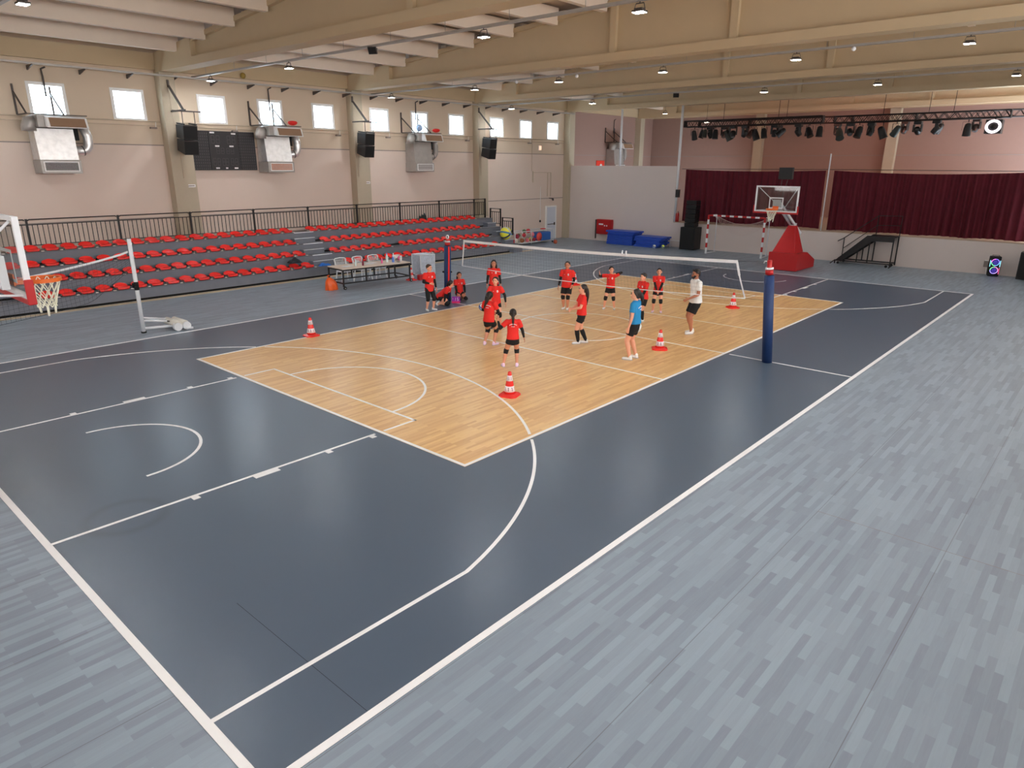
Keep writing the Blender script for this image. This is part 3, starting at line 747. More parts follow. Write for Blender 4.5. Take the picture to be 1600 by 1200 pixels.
# row on the rear truss
for k, y in enumerate((7.6, 6.0, 4.4, 2.8, 1.3, -.3, -1.9, -3.4, -4.9)):
    t = par_can(rl.uniform(-.6, .6), rl.uniform(-1.5, 1.5), 1.15) if k % 2 else moving_head(.4, rl.uniform(-1, 1))
    t.location = (24.2, y, 6.59); t['label'] = 'black stage light under the farther truss, %s from its left end' % ordinal(k)
# big shiny effect light near the right end
t = thing('effect_light', 'large round effect light with bright mirror face at the right end of the truss', 'stage light', (20.86, -6.1, 6.40))
MB().box(-.22, -.3, -.62, .3, .3, -.06).build('case', M_fix, t, bevel=.02)
b = MB(); b.tube([(-.24, .24*math.cos(a), -.34+.22*math.sin(a)) for a in [2*PI*i/20 for i in range(20)]], .055, 10, closed=True); b.build('mirror_ring', mat('bright_ring', (1,1,1,1), .2, vary=0, emit=(1,.88,.97,1), estr=1.5), t)
MB().lathe([(.15, 0), (.12, -.05), (.02, -.08)], n=16, M=Matrix.Translation((-.23, 0, -.34)) @ Matrix.Rotation(PI/2, 4, 'Y')).build('centre_cap', M_fix, t)
MB().tube([(0,0,-.06), (0,0,0)], .03, 8).build('clamp', M_fix, t)
t = par_can(.2, 0, 1, M_lamp1, M_fixg); t.location = (20.9, 7.15, 6.451); t['label'] = 'stage light glowing yellow-green near the left end of the truss'
# coloured light of the stage lamps on the rear wall and roof
def stage_lamp(loc, aim, colour, power, size=.25, spread=150):
    l = bpy.data.lights.new('stage_lamp', 'SPOT'); l.energy = power; l.color = colour; l.spot_size = math.radians(spread); l.spot_blend = .8; l.shadow_soft_size = size
    o = bpy.data.objects.new('stage_lamp', l); COL.objects.link(o); o.location = loc
    o.rotation_euler = (Vector(aim)-Vector(loc)).to_track_quat('-Z', 'Y').to_euler()
for y in (6.0, 2.2, -2.2, -6.0):
    stage_lamp((22.6, y, 6.0), (30, y, 4.6), (1, .33, .22), 115)
stage_lamp((21.5, 9.5, 5.9), (27, 14, 5.2), (1, .35, .28), 12)
stage_lamp((25.5, 0, 2.2), (25.5, 0, 9), (1, .36, .28), 12, .5, 170)
# ---------------------------------------------------------------- loudspeaker stack by the stage
t = thing('subwoofer', 'tall black subwoofer on the floor left of the stage curtain', 'loudspeaker', (19.75, 6.9, 0))
MB().box(-.4, -.44, .02, .4, .44, 1.22).build('cabinet', M_black, t, bevel=.015); MB().box(-.415, -.40, .06, -.401, .40, 1.18).build('front_grille', M_grille, t)
t = thing('line_array_speaker', 'black curved column of small speakers standing on the subwoofer', 'loudspeaker', (19.75, 6.9, 1.221))
for k in range(6):
    z = .02+k*.235; M = Matrix.Translation((-.02+.012*k, 0, z)) @ Matrix.Rotation(math.radians(-3+k*1.2), 4, 'Y')
    o = MB().box(-.24, -.30, 0, .26, .30, .215, M).build('speaker_module', M_black, t, bevel=.01)
    MB().box(-.25, -.28, .02, -.241, .28, .195, M).build('module_grille', M_grille, o)
for k, y in enumerate((8.06, 8.19)):
    t = thing('fire_extinguisher', 'red fire extinguisher on the stage edge left of the curtain, the %s one' % ('right' if k == 0 else 'left'), 'fire extinguisher', (20.30, y, 1.402), 0, 'fire extinguishers beside the curtain')
    MB().lathe([(.045, 0), (.055, .02), (.055, .42), (.03, .5)], n=14).build('cylinder', M_redpaint, t); MB().tube([(0,0,.5), (0,0,.56), (-.06,0,.58)], .015, 6).build('valve', M_rubber, t)
t = thing('amplifier_box', 'black box fixed to the post left of the stage curtain', 'box', (20.2, 8.13, 2.75)); MB().box(-.08, -.13, 0, .03, .1, .42).build('box_case', M_black, t, bevel=.01)
# black column speaker right
t = thing('column_loudspeaker', 'black column loudspeaker on the floor at the right edge of the stage front', 'loudspeaker', (19.6, -8.5, 0))
MB().box(-.3, -.35, .02, .3, .35, 1.12).build('cabinet', M_black, t, bevel=.015); MB().box(-.312, -.31, .06, -.301, .31, 1.08).build('front_grille', M_grille, t)
# party speaker with coloured rings
t = thing('party_speaker', 'small black party speaker with glowing coloured rings', 'loudspeaker', (19.75, -7.28, 0), .25)
MB().box(-.18, -.2, .02, .16, .2, .84).build('cabinet', M_rubber, t, bevel=.03)
def ring(z, r, cols, nm):
    n = 24
    for k, c in enumerate(cols):
        a0 = 2*PI*k/len(cols); a1 = 2*PI*(k+1)/len(cols)
        MB().tube([(-.19, r*math.cos(a0+(a1-a0)*i/8), z+r*math.sin(a0+(a1-a0)*i/8)) for i in range(9)], .013, 6).build(nm, mat('glow_%d%d%d' % tuple(int(q*9) for q in c), c+(1,), .4, vary=0, emit=c+(1,), estr=1.3), t)
ring(.60, .135, [(.9,.2,.8), (.25,.2,1), (.2,.5,1), (.2,.9,.4)], 'upper_ring'); ring(.27, .135, [(.3,.9,.4), (.9,.3,.6), (.6,.4,1), (.4,.3,1)], 'lower_ring')
for z in (.6, .27): MB().lathe([(.10, 0), (.06, .02), (.02, .02)], n=16, M=Matrix.Translation((-.181, 0, z)) @ Matrix.Rotation(-PI/2, 4, 'Y')).build('speaker_cone', mat('cone_blue', rgb(30,30,90), .5, vary=0, emit=(.08,.05,.5,1), estr=.5), t)
for y in (.175, -.175): MB().box(-.195, y-.01, .42, -.178, y+.01, .68).build('side_light', mat('glow_cyan', (.3,.8,1,1), .4, vary=0, emit=(.3,.8,1,1), estr=1.3), t)
b = MB(); b.box(-.195, -.185, .12, -.178, -.165, .38); b.build('side_light', mat('glow_pink', (1,.1,.3,1), .4, vary=0, emit=(1,.1,.3,1), estr=1.0), t)
MB().tube([(0, -.12, .84), (0, -.12, .88), (0, .12, .88), (0, .12, .84)], .012, 8).build('handle', M_rubber, t)
t = thing('power_socket_box', 'pale socket box on the stage front beside the party speaker', 'socket', (20.16, -6.95, .45)); MB().box(-.04, -.1, -.14, .03, .1, .12).build('box_case', M_trim, t, bevel=.01); MB().box(-.05, -.08, .125, .03, .08, .16).build('box_lid', M_wframe, t)
MB().tube([(-.02, -.02, -.14), (-.06, -.04, -.3), (-.12, -.06, -.43)], .012, 6).build('cord', M_wframe, t)
# ---------------------------------------------------------------- rolling stairs
t = thing('rolling_steps', 'black metal stage steps on wheels with handrail', 'steps', (0, 0, 0))
xf, xb = 19.25, 20.1
def side(x):
    b = MB()
    b.bar((x, -.98, .16), (x, -3.42, .16), .05); b.bar((x, -3.40, .06), (x, -3.40, 1.36), .05); b.bar((x, -2.42, .16), (x, -2.42, 1.36), .045)
    b.bar((x, -1.95, .16), (x, -1.95, .9), .04); b.bar((x, -1.0, .02), (x, -1.0, .2), .05)
    return b
for x in (xf, xb): side(x).build('side_frame', M_black, t)
for x in (xf-.01, xb+.01): MB().prism([(-1.0, .16), (-1.28, .14), (-2.55, 1.18), (-2.55, 1.40), (-2.28, 1.40)], x-.02, x+.02, 'x').build('stringer', M_black, t)
for k in range(6):
    y = -1.12-k*.235; z = .30+k*.2
    MB().box(xf+.02, y-.26, z-.03, xb-.02, y, z).build('step', M_black, t)
MB().box(xf-.02, -3.44, 1.36, xb+.02, -2.4, 1.40).build('landing', M_black, t)
b = MB(); b.box(xf-.04, -3.44, 1.16, xf-.02, -2.42, 1.40); b.build('landing_skirt', M_black, t)
b = MB()
for x in (xb+.03,):
    b.tube([(x, -.75, .98), (x, -1.0, 1.13), (x, -2.4, 2.25), (x, -3.4, 2.28), (x, -3.4, 1.4)], .02, 8)
    b.tube([(x, -1.03, .65), (x, -2.4, 1.82), (x, -3.4, 1.85)], .016, 8); b.tube([(x, -1.03, .16), (x, -1.03, 1.13)], .02, 8); b.tube([(x, -2.4, 1.4), (x, -2.4, 2.25)], .02, 8)
    
b.build('handrail', M_black, t)
for x in (xf, xb):
    for y in (-1.15, -3.25): MB().tube([(x-.02, y, .065), (x+.02, y, .065)], .06, 14).build('wheel', M_rubber, t)
for x in (xf-.12,):
    for y in (-.85, -3.4):
        MB().bar((xf, y-.12, .16), (x-.05, y, .02), .035).build('outrigger', M_black, t)
# ---------------------------------------------------------------- handball goal
M_wr_w = M_white
g = thing('handball_goal', 'red and white handball goal in front of the stage', 'goal', (18.6, 3.85, 0))
def striped(p, q, n, nm, r=.04):
    p, q = Vector(p), Vector(q); d = (q-p)
    for k in range(n):
        b = MB(); a = p+d*(k/n); c = p+d*((k+1)/n); b.bar(a, c, .08); b.build(nm, M_redpaint if k % 2 == 0 else M_white, g)
striped((0, 1.5, 2.0), (0, 1.5, .08), 8, 'left_post_band'); striped((0, -1.5, 2.0), (0, -1.5, .08), 8, 'right_post_band')
for s in (-1, 1): MB().box(-.045, s*1.5-.045, 0, .045, s*1.5+.045, .08).build('post_foot', M_white, g)
striped((0, 1.46, 1.98), (0, -1.46, 1.98), 13, 'crossbar_band')
b = MB()
for s in (-1, 1):
    b.tube([(.05, s*1.5, 1.98), (.75, s*1.42, 1.98), (.80, s*1.42, 1.9), (.80, s*1.42, .05)], .02, 8); b.tube([(.05, s*1.5, .03), (1.0, s*1.42, .03)], .02, 8)
    b.tube([(.80, s*1.42, 1.75), (.6, s*1.44, 1.97)], .015, 6)
b.build('rear_frame', M_white, g)
def net_mb(fn, nu, nv, r=.004):
    b = MB()
    for i in range(nu+1): b.tube([fn(i/nu, j/8) for j in range(9)], r, 3, False)
    for j in range(nv+1): b.tube([fn(i/16, j/nv) for i in range(17)], r, 3, False)
    return b
def gnet(u, v):
    y = 1.42-2.84*u; zt = 1.96-.42*math.sin(PI*u)**.8; return (.78-.05*v, y, zt-.62*math.sin(PI*u)**.3*v if 0 else zt*(1-v)+v*(zt-.55*math.sin(PI*u)**.5))
M_net = mat('net_cord_pale', rgb(170,150,145,K), .8); M_netd = mat('net_cord_dark', rgb(45,47,52), .8)
net_mb(gnet, 36, 7, .004).build('goal_net', M_net, g, fix=False)
MB().tube([gnet(i/24, 0) for i in range(25)], .012, 6).build('net_rope', M_net, g)
# ---------------------------------------------------------------- mats, fire cabinet, little white goal, balls
M_mat = mat('blue_mat_vinyl', rgb(28,62,150,K), .45, vary=.1); 
def gym_mat(cx, cy, z, rz, lx, ly, h, label):
    t = thing('gym_mat', label, 'mat', (cx, cy, z), rz, 'blue gym mats stacked by the low wall')
    MB().box(-lx/2, -ly/2, .002, lx/2, ly/2, h-.004).build('mat_body', M_mat, t, bevel=.02)
    MB().box(-.02, -ly/2-.012, h*.3, .14, -ly/2-.001, h*.65).build('mat_handle', M_navy, t)
    return t
ht = [.1, .1, .1, .1, .1, .1, .1, .1]
for k in range(8):
    gym_mat(19.42+rl.uniform(-.04, .04), 11.02+rl.uniform(-.05, .05)-(.08 if k > 5 else 0), .001+k*.1, rl.uniform(-.015, .015), 1.0, 1.75 if k < 7 else 2.0, .1, 'blue gym mat in the taller stack near the fire cabinet, %s from the floor' % ordinal(k))
for k in range(6):
    gym_mat(19.42+rl.uniform(-.05, .05), 9.22+rl.uniform(-.08, .08)-.03*k, .001+k*.1, rl.uniform(-.03, .03), 1.0, 1.5+.06*k, .1, 'blue gym mat in the lower stack near the subwoofer, %s from the floor' % ordinal(k))
t = thing('fire_hose_cabinet', 'red fire hose cabinet with opened door on the low wall', 'cabinet', (20.2, 12.9, .42))
MB().box(-.22, -.58, 0, -.001, .5, .88).build('cabinet_body', M_redpaint, t, bevel=.01)
d = MB().box(-.26, -.55, .04, -.225, .47, .84).build('cabinet_door', M_redpaint, t, bevel=.006)
b = MB(); b.box(-.265, -.02, .55, -.261, .30, .64); b.build('door_label', M_white, d)
b = MB(); b.box(-.265, -.16, .48, -.261, -.09, .56); b.box(-.265, -.32, .48, -.261, -.24, .56); b.build('door_pictogram', M_lab, d)
MB().box(-.30, .5, -.28, -.22, .54, .86).build('side_pipe', M_dsteel, t)
t = thing('mini_goal', 'small white metal frame on the floor between mats and subwoofer', 'goal', (20.0, 7.85, 0))
b = MB(); b.tube([(0, -.42, .0), (0, -.42, .38), (0, .42, .38), (0, .42, 0)], .02, 8); b.tube([(0, -.42, .03), (.12, -.42, .03)], .016, 6); b.tube([(0, .42, .03), (.12, .42, .03)], .016, 6); b.build('frame', M_white, t)
M_vb = mat('volleyball_white', rgb(205,205,190,K), .5); M_vy = mat('volleyball_yellow', rgb(190,200,70,K), .5); M_vblue = mat('volleyball_blue', rgb(40,80,140,K), .5)
def volleyball(loc, r, label, a=M_vb, c=M_vblue, g=None):
    t = thing('volleyball', label, 'ball', loc, 0, g)
    MB().ball((0,0,0), r, 18, 12).build('ball_shell', a, t)
    b = MB()
    for s in (0, 1, 2):
        R = Matrix.Rotation(s*2.1+.4, 4, 'Z') @ Matrix.Rotation(.9+s, 4, 'X')
        b.tube([R @ Vector(((r-.012)*math.cos(a_), (r-.012)*math.sin(a_), .3*r*math.sin(2*a_))) for a_ in [2*PI*i/28 for i in range(28)]], .022, 8, closed=True)
    b.build('panel', c, t)
    return t
volleyball((18.72, 8.55, .106), .105, 'white and blue volleyball on the floor in front of the mats')
volleyball((19.0, 8.15, .106), .105, 'yellow-green volleyball on the floor beside the mats', M_vy, M_vblue)
t = MB().ball((0,0,0), .12, 18, 12).build('basketball', mat('basketball_orange', rgb(150,70,45,K), .6)); t.location = (16.75, 14.05, .121); tag(t, 'orange-brown basketball alone on the floor near the ball cage', 'ball')
t = thing('swiss_ball', 'large yellow, blue and white ball on the end steps of the stand', 'ball', (11.98, 13.67, .953))
MB().ball((0,0,0), .33, 26, 18).build('ball_shell', mat('ball_yellow', rgb(200,205,60,K), .45), t)
for k, (ma_, a0) in enumerate(((mat('ball_blue', rgb(60,110,150,K), .45), .3), (mat('ball_grey', rgb(170,175,185,K), .45), 1.35), (M_navy, 2.4))):
    R = Matrix.Rotation(a0, 4, 'Y')
    MB().tube([R @ Vector((.275*math.cos(q), .275*math.sin(q), 0)) for q in [2*PI*i/36 for i in range(36)]], .07, 12, closed=True).build('ball_stripe', ma_, t)
t = MB().ball((0,0,0), .2, 18, 12).build('yellow_ball', mat('ball_orange', rgb(215,150,60,K), .5)); t.location = (13.6, 14.9, .201); tag(t, 'yellow-orange ball on the floor left of the ball cage', 'ball')
# ball cage
c = thing('ball_cage', 'long white wire cage on the floor holding balls and mats', 'cage', (15.75, 15.1, 0))
b = MB(); x0, x1, y0, y1, z0, z1 = -1.75, 1.75, -.3, .4, .14, .78
for y in (y0, y1):
    for z in (z0, z1): b.tube([(x0, y, z), (x1, y, z)], .022, 8)
    for x in (x0, -.32, x1): b.tube([(x, y, .02), (x, y, z1)], .022, 8)
for x in (x0, x1):
    for z in (z0, z1): b.tube([(x, y0, z), (x, y1, z)], .022, 8)
b.build('frame', M_white, c)
MB().box(x0, y0, z0-.02, x1, y1, z0).build('cage_floor', M_wframe, c)
for x in (x0+.1, x1-.1):
    for y in (y0, y1): MB().tube([(x, y-.015, .04), (x, y+.015, .04)], .04, 12).build('castor', M_rubber, c)
cols = [('red', rgb(170,50,60,K)), ('dark red', rgb(140,40,60,K)), ('yellow-green', rgb(180,185,90,K)), ('white', rgb(200,195,185,K)), ('green', rgb(70,95,60,K)), ('pink', rgb(190,100,110,K)), ('brown', rgb(130,80,50,K))]
spots = [(-1.5,.0,.12), (-1.2,.12,.12), (-.95,-.12,.11), (-.7,.08,.13), (-.45,-.1,.12), (-1.35,-.1,.33), (-1.0,.1,.34), (-.72,-.08,.36), (-.45,.12,.35), (-.15,-.14,.12), (.08,.1,.12), (.0,-.1,.35), (.25,-.05,.16), (-.6,.02,.56), (-.2,.05,.56)]
for k, (x, y, r0) in enumerate(spots):
    nm, cc = cols[k*3 % 7]; r = .105+.012*(k % 3); z = z0+r+.002 if r0 < .2 else z0+r0+.06
    t = MB().ball((0,0,0), r, 14, 10).build('ball', mat('cageball_'+nm.replace(' ', '_'), cc, .6)); t.location = (15.75+x, 15.1+y, z)
    tag(t, '%s ball in the white cage, %s from its left end, %s' % (nm, ordinal(k), 'on the cage floor' if r0 < .2 else 'piled on top'), 'ball', 'balls in the white cage')
t = MB().box(.55, -.24, z0+.005, 1.6, .3, z0+.5).build('folded_mat', mat('mat_blue2', rgb(40,85,150,K), .6), bevel=.06); t.location = (15.75, 15.1, 0); tag(t, 'blue folded mat inside the right half of the white cage', 'mat')
t = MB().lathe([(.0, 0), (.24, .01), (.26, .03), (.0, .05)], n=20, M=Matrix.Rotation(PI/2, 4, 'X')).build('disc', mat('disc_red', rgb(200,70,60,K), .5)); t.location = (16.15, 14.83, z0+.27); tag(t, 'red and yellow disc leaning inside the white cage', 'disc')
t = MB().box(0,0,0,.3,.2,.05).build('red_bag', M_redfab, bevel=.02); t.location = (16.7, 15.0, .78+.003); tag(t, 'small red bag lying on top of the white cage', 'bag')
# ---------------------------------------------------------------- basketball hoops
def hoop(name, loc, rz, zb, label, base=True):
    t = thing(name, label, 'basketball hoop', loc, rz, None)
    h = 1.05; zr = zb+.14
    bo = MB().box(-.012, -.87, zb+.03, .012, .87, zb+h-.03).build('board', M_acryl, t)
    b = MB()
    for s in (-1, 1): b.box(-.04, s*.9, zb, .03, s*.845, zb+h)
    b.box(-.04, -.845, zb, .03, .845, zb+.05); b.box(-.04, -.845, zb+h-.055, .03, .845, zb+h)
    b.build('board_frame', M_white, t)
    b = MB(); b.box(.013, -.295, zr, .017, -.25, zr+.45); b.box(.013, .25, zr, .017, .295, zr+.45); b.box(.013, -.25, zr+.405, .017, .25, zr+.45); b.box(.013, -.25, zr, .017, .25, zr+.045)
    b.build('target_square', M_white, bo)
    b = MB(); b.box(-.055, -.92, zb-.07, .045, .92, zb-.001); b.build('bottom_padding', M_redpaint, t, bevel=.012)
    for s in (-1, 1): MB().box(-.056, s*.901, zb-.07, .046, s*.945, zb+.26).build('corner_padding', M_redpaint, t, bevel=.012)
    ri = MB().tube([(.38+.225*math.cos(a), .225*math.sin(a), zr) for a in [2*PI*i/32 for i in range(32)]], .012, 8, closed=True)
    ri.lathe([(.236, -.035), (.24, -.012)], c=(.38, 0, zr), n=28); o = None
    b = MB(); b.tube([(.38+.228*math.cos(a), .228*math.sin(a), zr) for a in [2*PI*i/32 for i in range(32)]], .012, 8, closed=True)
    b.box(.02, -.10, zr-.04, .17, .10, zr+.012); b.box(.013, -.12, zr-.06, .03, .12, zr+.10)
    n = 28
    v = [(.38+.238*math.cos(2*PI*i/n), .238*math.sin(2*PI*i/n), zr+z) for z in (-.045, .004) for i in range(n)]
    b.add(v, [(i, (i+1) % n, n+(i+1) % n, n+i) for i in range(n)], True)
    rm = b.build('rim', M_orange, t)
    b = MB(); R_ = random.Random(5)
    rr = [(.225, 0), (.20, -.09), (.165, -.19), (.135, -.28), (.115, -.36), (.11, -.41)]
    for k in range(12):
        for s in (-1, 1):
            pts = []
            for j, (r, z) in enumerate(rr):
                a = 2*PI*(k+.5*s*j)/12; jx = R_.uniform(-.012, .012) if j > 1 else 0
                pts.append((.38+(r+jx)*math.cos(a), (r+jx)*math.sin(a), zr+z))
            b.tube(pts, .0065, 5)
        a = 2*PI*(k+.5)/12
        if k % 2 == 0: b.tube([(.38+.11*math.cos(a), .11*math.sin(a), zr-.40), (.38+.10*math.cos(a), .10*math.sin(a), zr-.47-.03*(k % 3))], .014, 6)
    b.build('hoop_net', mat('net_cotton', rgb(205,198,182,K), .8), rm)
    # boom and struts
    b = MB()
    for s in (-1, 1): b.bar((-.10, s*.09, zb+.42), (-3.05, s*.09, zb-1.08), .07, .10)
    for s in (-1, 1): b.bar((-.06, s*.09, zb+.12), (-.45, s*.09, zb+.12), .05, .08)
    b.box(-.14, -.16, zb+.05, -.045, .16, zb+.5)
    b.build('boom', M_white, t)
    b = MB()
    for s in (-1, 1): b.tube([(-.06, s*.82, zb+h-.06), (-.75, s*.1, zb+.15)], .018, 8); b.tube([(-.06, s*.82, zb+.05), (-.9, s*.1, zb+.05)], .016, 8)
    b.build('board_strut', M_white, t)
    MB().tube([(-1.6, 0, zb-.20), (-2.6, 0, zb-.95)], .05, 12).build('hydraulic_cylinder', M_dsteel, t)
    if base:
        MB().bar((-2.95, 0, zb-1.0), (-2.75, 0, .72), .12, .2).build('rear_strut', M_white, t)
        MB().prism([(-1.42, .02), (-1.42, .78), (-2.6, .76), (-3.65, .36), (-3.65, .02)], -.62, .66, 'y').build('base_box', M_redpaint, t, bevel=.012)
        b = MB()
        v = [(-1.46, -.50, .785), (-1.46, .50, .785), (-2.5, .50, .785), (-2.5, -.50, .785), (-2.1, -.16, 1.92), (-2.1, .16, 1.92), (-2.35, .16, 1.92), (-2.35, -.16, 1.92)]
        b.add(v, [(0,1,2,3),(4,5,6,7),(0,1,5,4),(1,2,6,5),(2,3,7,6),(3,0,4,7)]); b.build('front_padding', M_redpaint, t, bevel=.015)
        MB().box(-2.36, -.12, 1.92, -2.12, .12, 2.02).build('pivot', M_white, t)
        MB().tube([(-2.9, -.2, zb-1.0), (-3.0, -.28, 1.2), (-2.8, -.35, .8), (-2.9, -.3, .75)], .01, 6).build('hose', M_white, t)
    return t
hoop('basketball_hoop', (13.68, -.02, 0), PI, 2.60, 'far basketball hoop on a red padded base in front of the stage')
hp_ = [o for o in bpy.data.objects if o.name.startswith('basketball_hoop')][0]
sc_ = MB().box(-.50, -.16, 3.91, -.32, .40, 4.38).build('shot_clock', M_black, hp_, bevel=.01)
for y in (0, .24): MB().tube([(-.36, y, 3.92), (-.30, y*.6, 3.45), (-.14, y*.5, 3.05)], .012, 6).build('clock_bracket', M_dsteel, sc_)
hoop('basketball_hoop', (-13.3, 0, 0), 0, 2.72, 'near basketball hoop at the left edge, seen from behind and from the side')

# ---------------------------------------------------------------- volleyball net and posts
def post(name, base, top, stripe, label, zn):
    t = thing(name, label, 'net post', base)
    d = Vector(top)-Vector(base)
    f = zn/d.z
    MB().tube([(0, 0, .0), d*f*.5, d*f], .115, 18).build('padding', M_navy, t)
    b = MB(); b.tube([d*(f+.004), d*.98], .055, 14); b.tube([d*(f+.01), d*(f+.05)], .09, 14); b.build('post_top', M_redpaint, t)
    b = MB(); b.tube([d*(f+.055), d*(f+.075)], .092, 14); b.build('top_band', M_white, t)
    if stripe:
        n = Vector((-.66, -.75, 0))
        b = MB(); b.bar(n*.095+Vector((.03,-.03,.55)), n*.095+d*f*.99+Vector((.03,-.03,0)), .09, .05, (.75,-.66,0)); b.build('red_stripe', M_redfab, t)
        b = MB(); b.box(-.10, -.12, .98, .12, .12, 1.03); b.build('strap', M_rubber, t)
        b = MB(); b.tube([d+Vector((.0, .055*math.cos(a), .06+.055*math.sin(a))) for a in [2*PI*i/16 for i in range(16)]], .016, 8, closed=True); b.build('pulley_ring', M_white, t)
    else:
        MB().tube([d*.97+Vector((0, .03, 0)), d*.97+Vector((-.02, .10, .0)), d*.97+Vector((-.02, .12, -.05))], .014, 6).build('winch_hook', M_white, t)
    return t
post('net_post', (-.07, -5.59, 0), (-.05, -5.36, 2.42), False, 'navy padded net post with red top, at the right of the volleyball court', 2.03)
post('net_post', (0, 5.48, 0), (-.02, 5.40, 2.10), True, 'navy padded net post with red stripe, behind the kneeling players', 1.88)
nt = thing('volleyball_net', 'volleyball net with white top band across the wooden court', 'net', (0, 0, 0))
def vtop(y):
    u = (y+4.56)/9.2; return 2.30*(1-u)+2.12*u-.055*math.sin(PI*u)
def vbot(y):
    u = (y+4.86)/9.6; return 1.42*(1-u)+1.28*u-.10*math.sin(PI*u)
N_ = 40
b = MB()
def band(u, v):
    y = -4.56+9.2*u; return (.012*math.sin(u*60)*.4, y, vtop(y)-.075*v)
b.grid(band, 60, 1, False); b.build('top_band', M_white, nt, solid=.012)
b = MB()
def vn(u, v):
    ya = -4.56+9.2*u; yb_ = -4.86+9.6*u; return (0, ya*(1-v)+yb_*v, (vtop(ya)-.07)*(1-v)+vbot(yb_)*v)
for i in range(93): b.tube([vn(i/92, j/3) for j in range(4)], .0013, 3, False)
for j in range(1, 9): b.tube([vn(i/30, j/9) for i in range(31)], .0013, 3, False)
b.build('netting', M_netd, nt, fix=False)
MB().tube([vn(i/40, 1) for i in range(41)], .012, 6).build('bottom_tape', M_white, nt)
b = MB()
for u in (0, 1):
    P3 = [Vector(vn(u, v_)) for v_ in (0, .35, 1)]
    b = MB(); b.bar(P3[0]+Vector((0,0,.07)), P3[1], .012, .05, (0,1,0)); b.bar(P3[1], P3[2], .012, .03, (0,1,0)); b.build('side_band', M_white, nt)
b = MB(); b.tube([(0, -4.56, 2.27), (-.03, -5.25, 2.33)], .004, 5); b.tube([(0, -4.86, 1.42), (-.05, -5.37, 1.45)], .004, 5); b.tube([(0, 4.64, 2.1), (0, 5.36, 2.02)], .004, 5); b.tube([(0, 4.74, 1.28), (0, 5.32, 1.3)], .004, 5)
b.build('tension_cord', M_netd, nt)
b = MB(); b.box(-.02, -1.50, 2.13, .02, -1.48, 2.27); b.box(-.02, -1.38, 2.13, .02, -1.36, 2.27); b.box(-.02, -1.5, 2.15, .02, -1.36, 2.165); b.build('antenna_clip', M_white, nt)

# ---------------------------------------------------------------- mobile post and net on the left
M_conc = mat('counterweight_beige', rgb(180,178,170,K), .7)
t = thing('mobile_post', 'white mobile net post with rolling counterweight left of the court', 'net post', (-8.77, 8.25, 0))
MB().tube([(0, 0, 0), (0, 0, 2.53)], .052, 14).build('pole', M_white, t)
MB().tube([(0, 0, 0), (0, 0, .04)], .07, 14).build('foot', M_rubber, t)
MB().tube([(0, 0, 1.18), (0, 0, 1.4)], .062, 14).build('collar', M_rubber, t)
MB().tube([(.0, -.04, 1.3), (-.1, -.03, 1.36), (-.06, .05, 1.25)], .03, 8).build('winch', M_rubber, t)
b = MB(); b.tube([(0, 0, .12), (.80, -.2, .10)], .035, 8); b.tube([(0, 0, .42), (.78, .3, .22)], .026, 8); b.tube([(0, 0, .34), (.62, -.05, .24)], .03, 8); b.build('stay', M_white, t)
MB().tube([(.6, -.05, .24), (.85, -.05, .18)], .018, 8).build('stay_rod', M_dsteel, t)
for x in (.78, .98): MB().tube([(x, -.42, .17), (x, .34, .17)], .10 if x < .9 else .085, 16).build('counterweight', M_conc, t)
for x in (.74, .98):
    for y in (-.47, -.38): MB().tube([(x, y-.02, .115), (x, y+.02, .115)], .11, 18).build('wheel', M_white, t)
MB().tube([(.92, -.5, .05), (1.12, -.52, .04)], .03, 8).build('handle', M_white, t)
t = thing('mobile_post', 'second white mobile net post, left of the near hoop', 'net post', (-14.6, 8.33, 0))
MB().tube([(0, 0, 0), (0, 0, 2.4)], .052, 14).build('pole', M_white, t); MB().tube([(-.8, -.35, .12), (-.8, .35, .12)], .115, 16).build('counterweight', M_conc, t); MB().tube([(0, 0, .12), (-.8, 0, .12)], .035, 8).build('stay', M_white, t)
nt = thing('slack_net', 'slack net with white tape tied to the mobile post at left', 'net', (0, 8.3, 0))
def st_(u): x = -8.83-5.7*u; return x, 2.22-.62*math.sin(PI*min(1, u)*.5)**.8*(1 if u < .7 else 1)+(.35*max(0, u-.6)*2)
def sn(u, v): x, z = st_(u); return (x, .02*math.sin(u*20+v*5), z*(1-v)+v*(z-1.0*min(1, .45+u*3)))
b = MB(); b.grid(lambda u, v: (st_(u)[0], .0, st_(u)[1]-.05*v), 30, 1, False); b.build('top_tape', M_white, nt, solid=.01)
b = MB()
for i in range(57): b.tube([sn(i/56, j/5) for j in range(6)], .0028, 3, False)
for j in range(1, 10): b.tube([sn(i/30, j/10) for i in range(31)], .0028, 3, False)
b.build('netting', M_netd, nt, fix=False)
MB().tube([sn(i/30, 1) for i in range(31)], .005, 6).build('bottom_cord', M_netd, nt)

